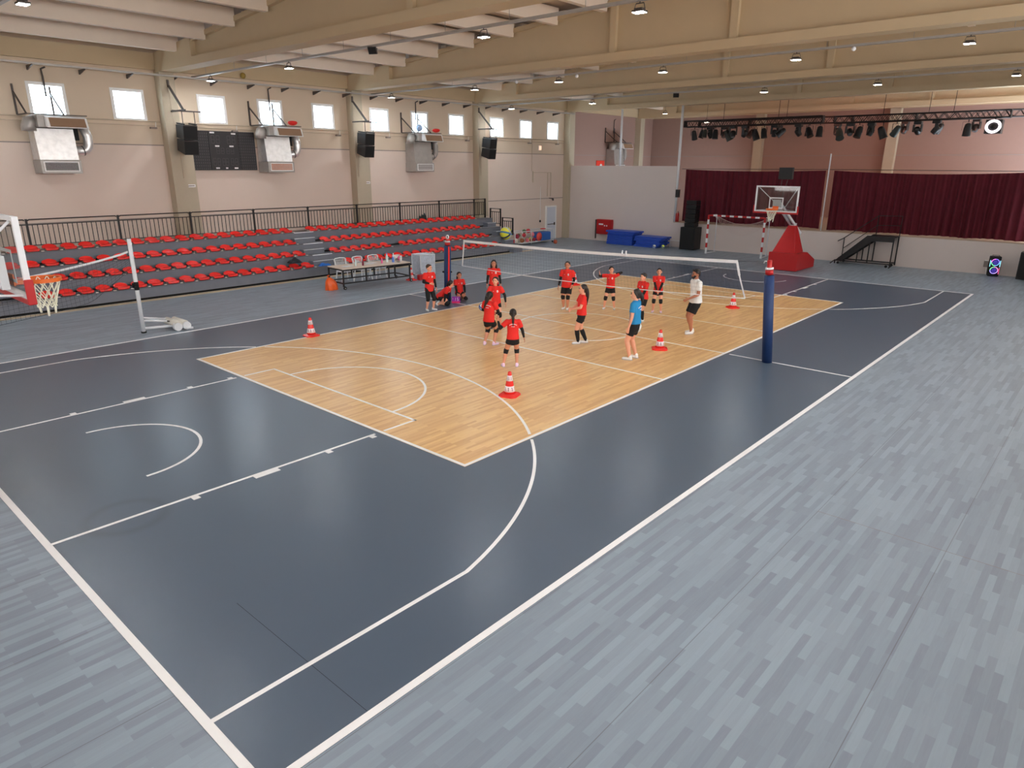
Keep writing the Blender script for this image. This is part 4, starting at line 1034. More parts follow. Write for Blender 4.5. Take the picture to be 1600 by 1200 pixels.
# ---------------------------------------------------------------- cones
M_conew = mat('cone_white', rgb(215,205,210,.72), .5); M_print = mat('cone_print', rgb(60,60,75), .6)
M_band = bpy.data.materials.new('cone_band'); M_band.use_nodes = True
def _band():
    nt = M_band.node_tree; N = nt.nodes; L = nt.links; p = N['Principled BSDF']; p.inputs['Roughness'].default_value = .5
    tc = N.new('ShaderNodeTexCoord'); se = N.new('ShaderNodeSeparateXYZ'); L.new(tc.outputs['Object'], se.inputs[0])
    def m(op, a, b_=None):
        n = N.new('ShaderNodeMath'); n.operation = op
        for i, v in enumerate((a, b_)):
            if v is None: continue
            if isinstance(v, (int, float)): n.inputs[i].default_value = v
            else: L.new(v, n.inputs[i])
        return n.outputs[0]
    fr = m('FRACT', m('MULTIPLY', m('ADD', m('ARCTAN2', se.outputs['Y'], se.outputs['X']), PI+.2), 8/(2*PI)))
    stem = m('LESS_THAN', m('ABSOLUTE', m('SUBTRACT', fr, .5)), .09)
    flag = m('LESS_THAN', m('ABSOLUTE', m('SUBTRACT', fr, .40)), .10)
    z = se.outputs['Z']
    def zin(c, h): return m('LESS_THAN', m('ABSOLUTE', m('SUBTRACT', z, c)), h)
    body_ = m('MULTIPLY', stem, m('MAXIMUM', zin(.152, .034), zin(.37, .030)))
    fl = m('MULTIPLY', flag, m('MAXIMUM', zin(.178, .007), zin(.393, .006)))
    f = m('MAXIMUM', body_, fl)
    x = N.new('ShaderNodeMix'); x.data_type = 'RGBA'; L.new(f, x.inputs['Factor']); x.inputs[6].default_value = rgb(215,205,210,.72); x.inputs[7].default_value = rgb(60,60,75,.6)
    L.new(x.outputs[2], p.inputs['Base Color'])
_band()
def cone_proto():
    t = thing('traffic_cone', 'red and white cone', 'cone', (0,0,0), 0, 'red and white cones on the court')
    pl = [(.19, .12), (.12, .19), (-.12, .19), (-.19, .12), (-.19, -.12), (-.12, -.19), (.12, -.19), (.19, -.12)]
    b = MB(); b.prism(pl, 0, .03, 'z'); b.add([(x*.98, y*.98, .03) for x, y in pl]+[(x*.62, y*.62, .055) for x, y in pl], [(i, (i+1) % 8, 8+(i+1) % 8, 8+i) for i in range(8)]+[tuple(range(8, 16))])
    b.build('base', M_red, t)
    b = MB(); R = lambda z: .115-(z-.05)*.19
    b.lathe([(R(z), z) for z in (.05, .2, .35, .45)]+[(.034, .49), (.02, .5)], n=22); body = b.build('cone_body', M_red, t)
    for z0, z1 in ((.095, .21), (.315, .425)):
        b = MB(); b.lathe([(R(z0)+.003, z0), (R(z1)+.003, z1)], n=22); b.build('white_band', M_band, t)
    return t
c0 = cone_proto()
CN = [((-5.88, 4.57), 'red and white cone on the left corner line of the wooden court'), ((-6.02, -2.75), 'red and white cone nearest the camera, behind the braided player'),
      ((-.74, -3.1), 'red and white cone beside the woman in the blue shirt'), ((5.56, -2.15), 'red and white cone beyond the man in the white shirt'),
      ((5.65, 4.35), 'red and white cone behind the player beyond the net at left'), ((2.12, 9.86), 'red and white cone beside the right end of the table')]
for i, ((x, y), lab) in enumerate(CN):
    if i == 0: c0.location = (x, y, .0086); c0['label'] = lab
    else: dup(c0, (x, y, .0086 if i < 5 else .001), .3*i, lab)
t = thing('first_aid_box', 'small red box on the floor beside the table castor', 'box', (2.42, 9.62, .001), -.1); MB().box(-.13, -.09, 0, .13, .09, .22).build('box_body', M_redpaint, t, bevel=.015); MB().tube([(-.05,0,.22),(-.05,0,.25),(.05,0,.25),(.05,0,.22)], .01, 6).build('handle', M_rubber, t)

# ---------------------------------------------------------------- scorers' table and chairs
M_top = mat('table_top_beige', rgb(180,165,152,K), .4)
tt = thing('scorers_table', 'long wheeled table with black frame and beige top', 'table', (.43, 10.28, 0), -.094)
MB().box(-1.5, -.55, .745, 1.5, .55, .78).build('table_top', M_top, tt, bevel=.005)
b = MB()
for y in (-.53, .53): b.bar((-1.49, y, .72), (1.49, y, .72), .045); b.bar((-1.47, y, .24), (1.47, y, .24), .045)
for x in (-1.47, 1.47): b.bar((x, -.53, .72), (x, .53, .72), .045); b.bar((x, -.53, .24), (x, .53, .24), .045)
b.build('frame_rail', M_black, tt)
for x in (-1.47, 1.47):
    for y in (-.53, .53): MB().bar((x, y, .12), (x, y, .70), .05).build('leg', M_black, tt)
for x in (-.5, .5):
    for y in (-.53, .53): MB().bar((x, y, .24), (x, y, .70), .045).build('upright', M_black, tt)
for x in (-1.47, 1.47):
    for y in (-.53, .53):
        w = MB().tube([(x+.05, y-.02, .065), (x+.05, y+.02, .065)], .062, 16).build('castor', M_rubber, tt); MB().tube([(x+.05, y-.025, .065), (x+.05, y+.025, .065)], .03, 12).build('castor_hub', M_steel, w)
        b = MB(); b.bar((x+.02, y, .13), (x+.05, y, .08), .05); b.build('castor_fork', M_black, tt)
def chair():
    t = thing('plastic_chair', 'white plastic garden chair', 'chair', (0,0,0), 0, 'white plastic chairs behind the table')
    MB().grid(lambda u, v: ((u-.5)*.46, -.23+.46*v, .43+.015*math.cos((u-.5)*5)-.02*math.sin(PI*v)), 8, 8).build('seat', M_white, t, solid=.015)
    b = MB()
    for k in range(7):
        x = -.18+.06*k; b.bar((x, .22, .46), (x*1.12, .33, .84), .022, .012, (0,1,0))
    b.build('back_slat', M_white, t)
    b = MB(); b.tube([(-.22, .22, .44), (-.25, .33, .84), (-.2, .345, .88), (0, .35, .90), (.2, .345, .88), (.25, .33, .84), (.22, .22, .44)], .022, 8); b.bar((-.2, .23, .50), (.2, .23, .50), .04, .015, (0,1,0)); b.build('back_frame', M_white, t)
    for sx in (-1, 1):
        for sy in (-1, 1): MB().bar((sx*.22, sy*.2, .44), (sx*.26, sy*.25, 0), .045, .03).build('leg', M_white, t)
        MB().tube([(sx*.25, -.22, .42), (sx*.27, -.24, .62), (sx*.27, -.1, .655), (sx*.265, .2, .65), (sx*.245, .30, .66)], .02, 8).build('armrest', M_white, t)
    MB().bar((-.22, -.22, .40), (.22, -.22, .40), .05, .02).build('front_rail', M_white, t)
    return t
ch = chair()
for k, (x, y, w, rz) in enumerate(((.12, 11.52, 'left', -.12), (.92, 11.42, 'middle', .05), (1.62, 11.36, 'right', -.05))):
    lab = 'white plastic garden chair behind the table, the %s of three' % w
    if k == 0: ch.location = (x, y, .001); ch.rotation_euler = (0,0,rz); ch['label'] = lab
    else: dup(ch, (x, y, .001), rz, lab)
# things on the table
def bottle(x, y, h, r, ma, cap, label, g='bottles on the table'):
    t = thing('bottle', label, 'bottle', (x, y, .7815), 0, g)
    MB().lathe([(r*.9, 0), (r, .01), (r, h*.6), (r*.85, h*.68), (r*.42, h*.82), (r*.38, h*.88)], n=14).build('bottle_body', ma, t)
    MB().lathe([(r*.45, h*.881), (r*.45, h)], n=12).build('cap', cap, t)
    return t
M_pet = mat('clear_plastic_pale', rgb(185,200,215,K), .2, vary=.05)
bottle(-.28, 10.2, .24, .035, M_pet, M_white, 'pale plastic bottle near the left end of the table')
bottle(-.02, 10.1, .23, .038, mat('maroon', rgb(110,25,50,K), .4), M_rubber, 'dark red bottle near the left end of the table')
bottle(.86, 10.08, .21, .036, mat('pink_plastic', rgb(200,90,140,K), .4), M_white, 'pink bottle standing on the middle of the table')
bottle(1.22, 10.22, .34, .05, M_pet, mat('cap_blue', rgb(60,110,200,K), .4), 'tall pale bottle with blue cap on the table')
bottle(1.36, 10.02, .25, .045, mat('blue_plastic', rgb(70,110,190,K), .4), mat('lilac', rgb(200,150,200,K), .4), 'blue bottle with lilac cap on the table')
bottle(1.62, 10.32, .30, .05, M_pet, M_white, 'pale bottle left of the cups on the table')
t = thing('cup_stack', 'stack of white paper cups on the right half of the table', 'cups', (1.84, 10.12, .7815)); MB().lathe([(.03, 0), (.04, .09), (.042, .12), (.045, .2)], n=14).build('cup', M_white, t)
t = thing('cup_stack', 'shorter stack of white cups at the right end of the table', 'cups', (1.72, 10.0, .7815)); MB().lathe([(.03, 0), (.04, .09), (.043, .12)], n=14).build('cup', M_white, t)
t = thing('snack_bag', 'pink and silver crumpled bag at the right end of the table', 'bag', (1.86, 10.38, .7815)); MB().grid(lambda u, v: ((v-.5)*.3*(1-.3*math.sin(PI*u)), .05*math.sin(PI*v)*math.cos(2*PI*u), .22*u), 8, 10).build('bag_foil', M_foil, t, solid=.004); MB().lathe([(.05, .0), (.06, .08), (.03, .17)], c=(.03,-.09,0), n=10).build('bag_print', mat('pink_plastic', rgb(200,90,140,K), .4), t)
for x, y, rz, w in ((-.55, 10.35, .2, 'at the left end'), (.35, 10.32, -.15, 'left of the pink bottle'), (.62, 10.45, .1, 'behind the pink bottle')):
    t = MB().box(-.21, -.14, 0, .21, .14, .006).build('paper_sheet', M_white); t.location = (x, y, .7812); t.rotation_euler = (0,0,rz); tag(t, 'white paper sheets lying on the table %s' % w, 'paper', 'papers on the table')
t = MB().box(0, 0, 0, .08, .15, .01).build('phone', M_rubber); t.location = (1.5, 9.85, .7812); tag(t, 'small black phone at the front edge of the table', 'phone')
# orange bag, cart, clothes
M_bag = mat('orange_bag', rgb(235,85,25,.7), .35, vary=.25, scale=9, bump=.6)
t = thing('orange_bag', 'bright orange plastic bag on the floor by the left table legs', 'bag', (-1.32, 10.3, 0))
def bagf(u, v):
    a = 2*PI*u; r = (.22*(1-.78*v**3.2))*(1+.1*math.sin(5*a+3*v)+.06*math.sin(9*a)); return (r*1.1*math.cos(a)-.10*v**2, r*.75*math.sin(a), .46*v)
MB().grid(bagf, 40, 14).build('bag_body', M_bag, t); MB().tube([(-.12,0,.46),(-.16,.02,.52),(-.08,.01,.54)], .02, 6).build('bag_knot', M_bag, t)
M_cart = bpy.data.materials.new('translucent_film'); M_cart.use_nodes = True
_p = M_cart.node_tree.nodes['Principled BSDF']; _p.inputs['Base Color'].default_value = rgb(175,182,192,K); _p.inputs['Roughness'].default_value = .4
_n = M_cart.node_tree; _t = _n.nodes.new('ShaderNodeBsdfTransparent'); _x = _n.nodes.new('ShaderNodeMixShader'); _x.inputs[0].default_value = .62
_w = _n.nodes.new('ShaderNodeTexNoise'); _w.inputs['Scale'].default_value = 8; _r = _n.nodes.new('ShaderNodeMapRange'); _r.inputs[3].default_value = .45; _r.inputs[4].default_value = .9
_n.links.new(_w.outputs['Fac'], _r.inputs[0]); _n.links.new(_r.outputs[0], _x.inputs[0])
_n.links.new(_t.outputs[0], _x.inputs[1]); _n.links.new(_p.outputs[0], _x.inputs[2]); _n.links.new(_x.outputs[0], _n.nodes['Material Output'].inputs[0])
t = thing('ball_cart', 'wheeled ball cart with translucent pale fabric sides', 'cart', (3.12, 10.25, 0), -.1)
b = MB()
for x in (-.36, .36):
    for y in (-.3, .3): b.tube([(x, y, .12), (x, y, .92)], .015, 8)
for z in (.12, .92):
    b.tube([(-.36, -.3, z), (.36, -.3, z), (.36, .3, z), (-.36, .3, z)], .015, 8, closed=True)
b.build('cart_frame', M_white, t)
b = MB(); b.box(-.355, -.295, .15, .355, .295, .91); b.build('fabric_side', M_cart, t)
for x in (-.34, .34):
    for y in (-.28, .28): MB().tube([(x, y-.015, .05), (x, y+.015, .05)], .05, 12).build('castor', M_rubber, t)
MB().tube([(.1, -.3, .93), (.1, -.3, 1.0), (.24, -.3, 1.0), (.24, -.3, .93)], .012, 6).build('cart_handle', M_white, t)
for k, (x, y, z, nm, cc) in enumerate(((-.15, .0, .27, 'grey', rgb(110,110,120,K)), (.1, .05, .29, 'red', rgb(150,50,60,K)), (-.05, -.1, .5, 'dark', rgb(70,70,90,K)))):
    o = MB().ball((0,0,0), .11, 14, 10).build('ball', mat('cartball_'+nm, cc, .6)); o.location = (3.12+x, 10.25+y, z); tag(o, '%s ball inside the translucent ball cart' % nm, 'ball', 'balls in the cart')
def cloth(nm, loc, sx, sy, h, ma, label, cat, seed):
    R_ = random.Random(seed); ph = [R_.uniform(0, 6) for _ in range(6)]
    def fn(u, v):
        e = max(0, 1-(2*u-1)**4)*max(0, 1-(2*v-1)**4)
        return ((u-.5)*sx*(1+.08*math.sin(8*v+ph[0])), (v-.5)*sy*(1+.08*math.sin(9*u+ph[1])), e*h*(.65+.2*math.sin(9*u+ph[2])+.18*math.sin(11*v+ph[3])))
    o = MB().grid(fn, 18, 14).build(nm, ma, solid=.006); o.location = loc; return tag(o, label, cat)
cloth('jacket', (-.90, 13.42, .66), .5, .36, .22, mat('dark_jacket', rgb(38,42,50), .8), 'dark jacket dropped over a seat of the front row', 'jacket', 4)
cloth('blue_towel', (.42, 13.34, .425), .55, .2, .12, mat('blue_cloth', rgb(40,95,170,K), .8), 'blue cloth lying on the front tier at the aisle', 'cloth', 5)
cloth('dark_bag', (8.05, 15.85, 1.665), .35, .3, .45, mat('teal_dark', rgb(45,60,62), .8), 'dark bag behind the back row of seats', 'bag', 8)
# flip scoreboard
M_pur = mat('purple_plastic', rgb(125,30,140,K), .45); M_mag = mat('magenta_plastic', rgb(190,25,95,K), .45)
t = thing('flip_scoreboard', 'small purple flip scoreboard with white digits between the kneeling players', 'scoreboard', (.02, 5.10, .0045), math.radians(-50)); t.scale = (.68, .68, .8)
M = Matrix.Rotation(math.radians(-20), 4, 'X')
bd = MB().box(-.20, -.01, .01, .20, .01, .26, Matrix.Translation((0,-.02,0)) @ M).build('board', M_pur, t)
MB().box(-.20, -.01, .01, .20, .01, .26, Matrix.Translation((0,.19,0)) @ Matrix.Rotation(math.radians(20), 4, 'X')).build('rear_board', M_pur, t)
MB().box(-.2, -.10, 0, .2, .02, .012).build('base_flap', M_mag, t)
MB().box(-.2, -.014, .01, .2, -.0105, .06, Matrix.Translation((0,-.02,0)) @ M).build('lower_edge', M_mag, t)
b = MB(); T_ = Matrix.Translation((0,-.02,0)) @ M
def dg(x, segs, w=.055, h=.13, z=.09):
    y0, y1 = -.016, -.0115; k = .016
    S = {'a': (0,h-k,w,h), 'g': (0,h/2-k/2,w,h/2+k/2), 'd': (0,0,w,k), 'f': (0,h/2,k,h), 'b': (w-k,h/2,w,h), 'e': (0,0,k,h/2), 'c': (w-k,0,w,h/2)}
    for q in segs: a, c, d, e = S[q]; b.box(x+a, y0, z+c, x+d, y1, z+e, T_)
dg(-.17, 'bc', .03, .06, .14); dg(-.06, 'bc', .045); dg(.06, 'afgcd', .07)
b.build('digits', M_white, bd)
# ---------------------------------------------------------------- people
def bake(mb, name, ma, parent, voxel, smooth=4, fac=.6):
    me = mb.mesh(name+'_raw'); o = bpy.data.objects.new('raw', me); COL.objects.link(o)
    r = o.modifiers.new('r', 'REMESH'); r.mode = 'VOXEL'; r.voxel_size = voxel; r.use_smooth_shade = True
    if smooth: s = o.modifiers.new('s', 'SMOOTH'); s.iterations = smooth; s.factor = fac
    dg_ = bpy.context.evaluated_depsgraph_get(); dg_.update()
    nm = bpy.data.meshes.new_from_object(o.evaluated_get(dg_)); nm.name = name
    bpy.data.objects.remove(o); bpy.data.meshes.remove(me)
    nm.materials.clear(); nm.materials.append(ma)
    nm.polygons.foreach_set('use_smooth', [True]*len(nm.polygons))
    q = bpy.data.objects.new(name, nm); COL.objects.link(q); q.parent = parent; return q
def limb(mb, pts, rad, n=12, side=None, flat=1.0, blunt=None):
    """rounded tapered limb; rad per point; flat = depth/width ratio with width along side"""
    P = [Vector(p) for p in pts]
    for i in range(len(P)-1):
        a, c = P[i], P[i+1]; ra, rc = rad[i], rad[i+1]; d = c-a; L = d.length
        if L < 1e-6: continue
        d.normalize(); u = (Vector(side)-d*d.dot(Vector(side))).normalized() if side else d.orthogonal().normalized(); w = d.cross(u)
        v = []; K_ = 4; rings = []
        ba = .12 if (blunt in ('a', 'ab') and i == 0) else 1; bc = .12 if (blunt in ('b', 'ab') and i == len(P)-2) else 1
        for k in range(K_):
            t = PI/2*(1-k/K_); rings.append((a-d*ra*math.sin(t)*min(1, flat+.2)*ba, ra*math.cos(t)**(1 if ba == 1 else .35)))
        rings.append((a, ra)); rings.append((c, rc))
        for k in range(1, K_+1):
            t = PI/2*k/K_; rings.append((c+d*rc*math.sin(t)*min(1, flat+.2)*bc, rc*math.cos(t)**(1 if bc == 1 else .35)))
        for p, r in rings:
            r = max(r, 1e-4); v += [p+(u*math.cos(2*PI*j/n)+w*math.sin(2*PI*j/n)*flat)*r for j in range(n)]
        m = len(rings); f = [(k*n+j, k*n+(j+1) % n, (k+1)*n+(j+1) % n, (k+1)*n+j) for k in range(m-1) for j in range(n)]
        f += [tuple(reversed(range(n))), tuple(range((m-1)*n, m*n))]
        mb.add(v, f, True)
def ik(a, t, l1, l2, pole):
    a, t, pole = Vector(a), Vector(t), Vector(pole); d = t-a; L = d.length
    if L > (l1+l2)*.995: t = a+d*((l1+l2)*.995/L); d = t-a; L = d.length
    d.normalize(); x = (l1*l1-l2*l2+L*L)/(2*L); h = math.sqrt(max(0, l1*l1-x*x))
    p = (pole-d*pole.dot(d)).normalized()
    return a+d*x+p*h, t
M_skin = {'a': mat('skin_light', rgb(196,142,118,.62), .55, vary=.04), 'b': mat('skin_tan', rgb(176,120,95,.62), .55, vary=.04), 'c': mat('skin_brown', rgb(150,98,76,.62), .55, vary=.04)}
M_hair = mat('dark_hair', rgb(34,26,24), .5, vary=.25, scale=25); M_hairb = mat('brown_hair', rgb(70,50,38), .55, vary=.2, scale=25)
M_eye = mat('eye_dark', rgb(25,18,16), .3); M_lip = mat('lip', rgb(150,75,70,.62), .5); M_shoew = mat('shoe_white', rgb(205,208,212,.66), .5)
M_shoel = mat('shoe_lilac', rgb(205,180,205,.66), .5); M_shoed = mat('shoe_dark', rgb(50,50,58), .5); M_sole = mat('shoe_sole', rgb(150,150,155,.66), .6)
M_bluejersey = mat('blue_jersey', rgb(20,112,160,.62), .7, vary=.06, scale=12); M_whitetee = mat('white_tee', rgb(205,208,214,.66), .75, vary=.03, scale=12)
M_sock = mat('sock_white', rgb(195,195,200,.66), .8)

def person(loc, face, H, label, P, skin='a', hair='pony', shirt=None, shorts_len=.42, pads=True, sleeves=True, socks=None, shoes=None, build=1.0, crest='front', group='players'):
    """face: world yaw in degrees; P: pose dict, lengths in fractions of H, x forward, y left, z up"""
    t = thing('person', label, 'person', (loc[0], loc[1], loc[2] if len(loc) > 2 else .0085), math.radians(face), group)
    S = M_skin[skin]; shirt = shirt or M_redfab; shoes = shoes or M_shoew
    child = H < 1.6; hs = .072 if child else .064      # head half height / H
    V = lambda *a: Vector(a)*H
    g = lambda k, d: P.get(k, d)
    ph = V(*g('pelvis', (0, 0, .505)))
    lean = g('lean', 0); roll = g('roll', 0); tw = g('twist', 0)
    T = Matrix.Rotation(math.radians(roll), 3, 'X') @ Matrix.Rotation(math.radians(lean), 3, 'Y') @ Matrix.Rotation(math.radians(tw), 3, 'Z')
    up = T @ Vector((0,0,1)); fw = T @ Vector((1,0,0)); lf = T @ Vector((0,1,0))
    chest = ph+up*.20*H; neck = ph+up*.305*H; nb = neck+up*.045*H
    sh = {s: ph+up*.285*H+lf*s*.098*H*build for s in (1, -1)}
    hp = {s: ph+lf*s*.047*H for s in (1, -1)}
    # legs
    kn = {}; an = {}
    for s, n in ((1, 'L'), (-1, 'R')):
        ft = V(*g('foot'+n, (0, s*.075, .045)))
        if 'knee'+n in P: kn[s] = V(*P['knee'+n]); an[s] = ft
        else: kn[s], an[s] = ik(hp[s], ft, .245*H, .235*H, g('kpole'+n, (1, s*.15, 0)))
    # arms
    el = {}; wr = {}
    for s, n in ((1, 'L'), (-1, 'R')):
        ht_ = ph+T @ V(*g('hand'+n, (.03, s*.15, -.04)))
        el[s], wr[s] = ik(sh[s], ht_, .165*H, .145*H, T @ Vector(g('epole'+n, (-1, s*.4, -.2))))
    # head
    hy = math.radians(g('hyaw', 0)); hpit = math.radians(g('hpitch', 0))
    HR = Matrix.Rotation(math.radians(lean*.3), 3, 'Y') @ Matrix.Rotation(hy, 3, 'Z') @ Matrix.Rotation(-hpit, 3, 'Y')
    hc = nb+HR @ V(.012, 0, hs*.95)
    HP = lambda x, y, z: hc+HR @ V(x, y, z)
    vx = .0065*H if child else .009
    b = MB()
    # torso
    limb(b, [ph-up*.01*H, ph+up*.09*H, chest, ph+up*.27*H], [.082*H*build, .074*H*build, .088*H*build, .078*H*build], 16, lf, .66)
    limb(b, [sh[1]-lf*.012*H, sh[-1]+lf*.012*H], [.036*H, .036*H])
    limb(b, [ph+up*.28*H, nb], [.036*H, .030*H]); limb(b, [nb-up*.01*H, HP(-.005, 0, -.02)], [.031*H, .030*H])
    hb = MB()
    # head, jaw, nose, ears
    HM = Matrix.Translation(hc) @ HR.to_4x4()
    b.ball((0,0,0), 1, 18, 12, (hs*.86*H, hs*.74*H, hs*.92*H), HM @ Matrix.Translation((-.004*H, 0, .012*H)))
    b.ball((0,0,0), 1, 16, 10, (hs*.62*H, hs*.56*H, hs*.66*H), HM @ Matrix.Translation((.014*H, 0, -.026*H)))
    limb(b, [HP(.052, 0, .004), HP(.066, 0, -.014)], [.005*H, .008*H])
    limb(b, [HP(.04, 0, -.036), HP(.046, 0, -.05)], [.016*H, .014*H])
    for s in (1, -1): limb(b, [HP(-.004, s*hs*.76, .004), HP(-.004, s*hs*.78, -.012)], [.010*H, .008*H])
    for s in (1, -1):
        limb(b, [hp[s], hp[s]*.45+kn[s]*.55, kn[s]], [.054*H*build, .048*H*build, .036*H*build])
        d = (an[s]-kn[s]); calf = kn[s]+d*.3
        limb(b, [kn[s], calf, an[s]], [.035*H, .036*H*build, .020*H])
        fy = math.radians(g('toeL' if s > 0 else 'toeR', s*8)); fd = Vector((math.cos(fy), math.sin(fy), 0))
        tp = g('tipL' if s > 0 else 'tipR', 0); fd = Vector((fd.x*math.cos(math.radians(tp)), fd.y*math.cos(math.radians(tp)), math.sin(math.radians(tp))))
        limb(b, [an[s]-Vector((0,0,.018*H)), an[s]+fd*.075*H-Vector((0,0,.022*H))], [.018*H, .014*H])
        # arm
        limb(b, [sh[s], (sh[s]+el[s])*.5, el[s]], [.034*H, .028*H*build, .023*H]); limb(b, [el[s], el[s]*.65+wr[s]*.35, wr[s]], [.023*H, .023*H, .0145*H])
        # hand
        n = 'L' if s > 0 else 'R'
        hd = (wr[s]-el[s]).normalized()
        if 'hdir'+n in P: hd = (T @ Vector(P['hdir'+n])).normalized()
        pal = g('palm'+n, (0, -s, 0)); pn = T @ Vector(pal); pn = (pn-hd*pn.dot(hd)).normalized()
        sd = hd.cross(pn)*s    # thumb side
        if sd.dot(fw) < 0 and 'hdir'+n not in P: sd = -sd
        hz = .042*H; pc = wr[s]+hd*hz
        limb(b, [wr[s], pc], [.014*H, .021*H], 10, sd, .5)
        cu = g('curl'+n, .5)
        for k, (o_, ln) in enumerate(((-.017, .036), (-.006, .043), (.006, .042), (.017, .034))):
            p0 = pc-sd*o_*H*1.0+hd*.012*H; d1 = (hd+pn*cu*.35).normalized(); d2 = (hd+pn*cu*1.0).normalized(); d3 = (hd*.7+pn*cu*1.7).normalized()
            p1 = p0+d1*ln*.42*H; p2 = p1+d2*ln*.33*H; p3 = p2+d3*ln*.25*H
            rf = .0056*H; limb(b, [p0, p1, p2, p3], [rf, rf, rf*.92, rf*.8], 8)
        p0 = wr[s]+hd*.02*H+sd*.014*H; p1 = p0+(hd*.6+sd*.8+pn*.3).normalized()*.022*H; p2 = p1+(hd*.9+sd*.35+pn*.3).normalized()*.02*H
        limb(b, [p0, p1, p2], [.0075*H, .0066*H, .0055*H], 8)
    body = bake(b, 'body', S, t, min(vx, .0075), 3, .5)
    # shirt
    b = MB(); hem = g('hem', -.03)
    limb(b, [ph+up*hem*H, ph+up*.10*H, chest, ph+up*.262*H], [.111*H*build, .096*H*build, .098*H*build, .082*H*build], 18, lf, .77, 'a')
    limb(b, [sh[1]-up*.004*H, sh[-1]-up*.004*H], [.044*H, .044*H])
    for s in (1, -1):
        e = sh[s]+(el[s]-sh[s])*g('sleeve', .62); limb(b, [sh[s], e], [.045*H, .045*H], 12, None, 1, 'b')
    so = bake(b, 'shirt', shirt, t, .010, 3, .5)
    if crest:
        fwv = fw if crest == 'front' else -fw
        if crest == 'front':
            c = chest+up*.035*H+lf*.042*H+fw*.072*H*build
            q = MB(); q.ball((0,0,0), 1, 14, 8, (.007*H, .017*H, .024*H), Matrix.Translation(c) @ T.to_4x4()); q.build('crest', M_conew, so)
            q = MB(); q.ball((0,0,0), 1, 10, 6, (.0085*H, .007*H, .011*H), Matrix.Translation(c) @ T.to_4x4()); q.build('crest_centre', M_redpaint, so)
            c2 = chest+up*.035*H-lf*.04*H+fw*.074*H*build
            q = MB(); q.ball((0,0,0), 1, 8, 6, (.004*H, .010*H, .005*H), Matrix.Translation(c2) @ T.to_4x4()); q.build('chest_mark', M_conew, so)
        else:
            q = MB()
            for k in range(9):
                a = (k-4)/4; y = a*.055*H; x = -(.074-.012*a*a)*H*build; z = (.055-.018*a*a)*H
                q.cbox((0,0,0), (.008*H, .009*H, .014*H), Matrix.Translation(chest+T @ Vector((x, y, z))) @ T.to_4x4() @ Matrix.Rotation(a*.5, 4, 'X'))
            for k in range(4):
                y = (k-1.5)*.014*H; q.cbox((0,0,0), (.008*H, .009*H, .010*H), Matrix.Translation(chest+T @ Vector((-.076*H*build, y, .012*H))) @ T.to_4x4())
            q.build('back_print', M_conew, so)
    # shorts
    b = MB()
    limb(b, [ph+up*.03*H, ph-up*.045*H], [.088*H*build, .086*H*build], 16, lf, .76, 'a')
    for s in (1, -1):
        e = hp[s]+(kn[s]-hp[s])*shorts_len; limb(b, [hp[s]-up*.01*H, e], [.061*H*build, (.059 if shorts_len < .8 else .048)*H*build], 12, None, 1, 'b')
    bake(b, 'shorts', M_blackfab, t, .010, 3, .5)
    if pads:
        for s in (1, -1):
            u1 = (hp[s]-kn[s]).normalized(); u2 = (an[s]-kn[s]).normalized()
            b = MB(); limb(b, [kn[s]+u1*.035*H, kn[s]+Vector((.006,0,0))*H, kn[s]+u2*.035*H], [.0425*H, .045*H, .041*H]); b2 = bake(b, 'knee_pad', M_blackfab, t, .009, 2)
    if socks:
        for s in (1, -1):
            d = an[s]-kn[s]; a_ = kn[s]+d*(.18 if socks == 'tall' else .85)
            b = MB(); limb(b, [a_, kn[s]+d*.4, an[s]] if socks == 'tall' else [a_, an[s]], [.039*H, .040*H*build, .026*H] if socks == 'tall' else [.026*H, .024*H]); bake(b, 'sock', M_blackfab if socks == 'tall' else M_sock, t, .009, 2)
    if sleeves:
        for s in (1, -1):
            b = MB(); limb(b, [sh[s]*.45+el[s]*.55, el[s], el[s]*.7+wr[s]*.3, el[s]*.12+wr[s]*.88], [.031*H, .0275*H, .0275*H, .0185*H]); bake(b, 'arm_sleeve', M_blackfab, t, .008, 2)
    # shoes
    for s in (1, -1):
        n = 'L' if s > 0 else 'R'; fy = math.radians(g('toe'+n, s*8)); tp = math.radians(g('tip'+n, 0)); fd = Vector((math.cos(fy)*math.cos(tp), math.sin(fy)*math.cos(tp), math.sin(tp)))
        ud = Vector((-math.cos(fy)*math.sin(tp), -math.sin(fy)*math.sin(tp), math.cos(tp)))
        a = an[s]-ud*.024*H
        b = MB(); limb(b, [an[s]-fd*.008*H+ud*.004*H, a-fd*.012*H], [.025*H, .025*H]); limb(b, [a-fd*.014*H, a+fd*.045*H, a+fd*.088*H], [.024*H, .025*H, .020*H], 12, fd.cross(ud), .8)
        sh_ = bake(b, 'shoe', shoes, t, .008, 2)
        q = MB(); w = fd.cross(ud)
        pl = []
        for x, y in ((-.042, .016), (-.036, -.018), (0, -.024), (.05, -.029), (.092, -.022), (.112, 0), (.092, .022), (.05, .028), (0, .024), (-.036, .020)): pl.append((x, y))
        k = len(pl); base = a-ud*.0205*H
        v = [base+fd*x*H+w*y*H+ud*z*H for z in (-.001, .008) for x, y in pl]
        q.add(v, [tuple(range(k)), tuple(range(2*k-1, k-1, -1))]+[(i, (i+1) % k, k+(i+1) % k, k+i) for i in range(k)]); q.build('shoe_sole', M_sole, sh_)
    # face
    q = MB()
    for s in (1, -1): q.ball(HP(.0565, s*.024, .008), .0065*H, 8, 6)
    q.build('eyes', M_eye, body)
    q = MB()
    for s in (1, -1): q.tube([HP(.055, s*.036, .020), HP(.060, s*.024, .025), HP(.060, s*.012, .022)], .0028*H, 5)
    q.build('eyebrows', M_hair, body)
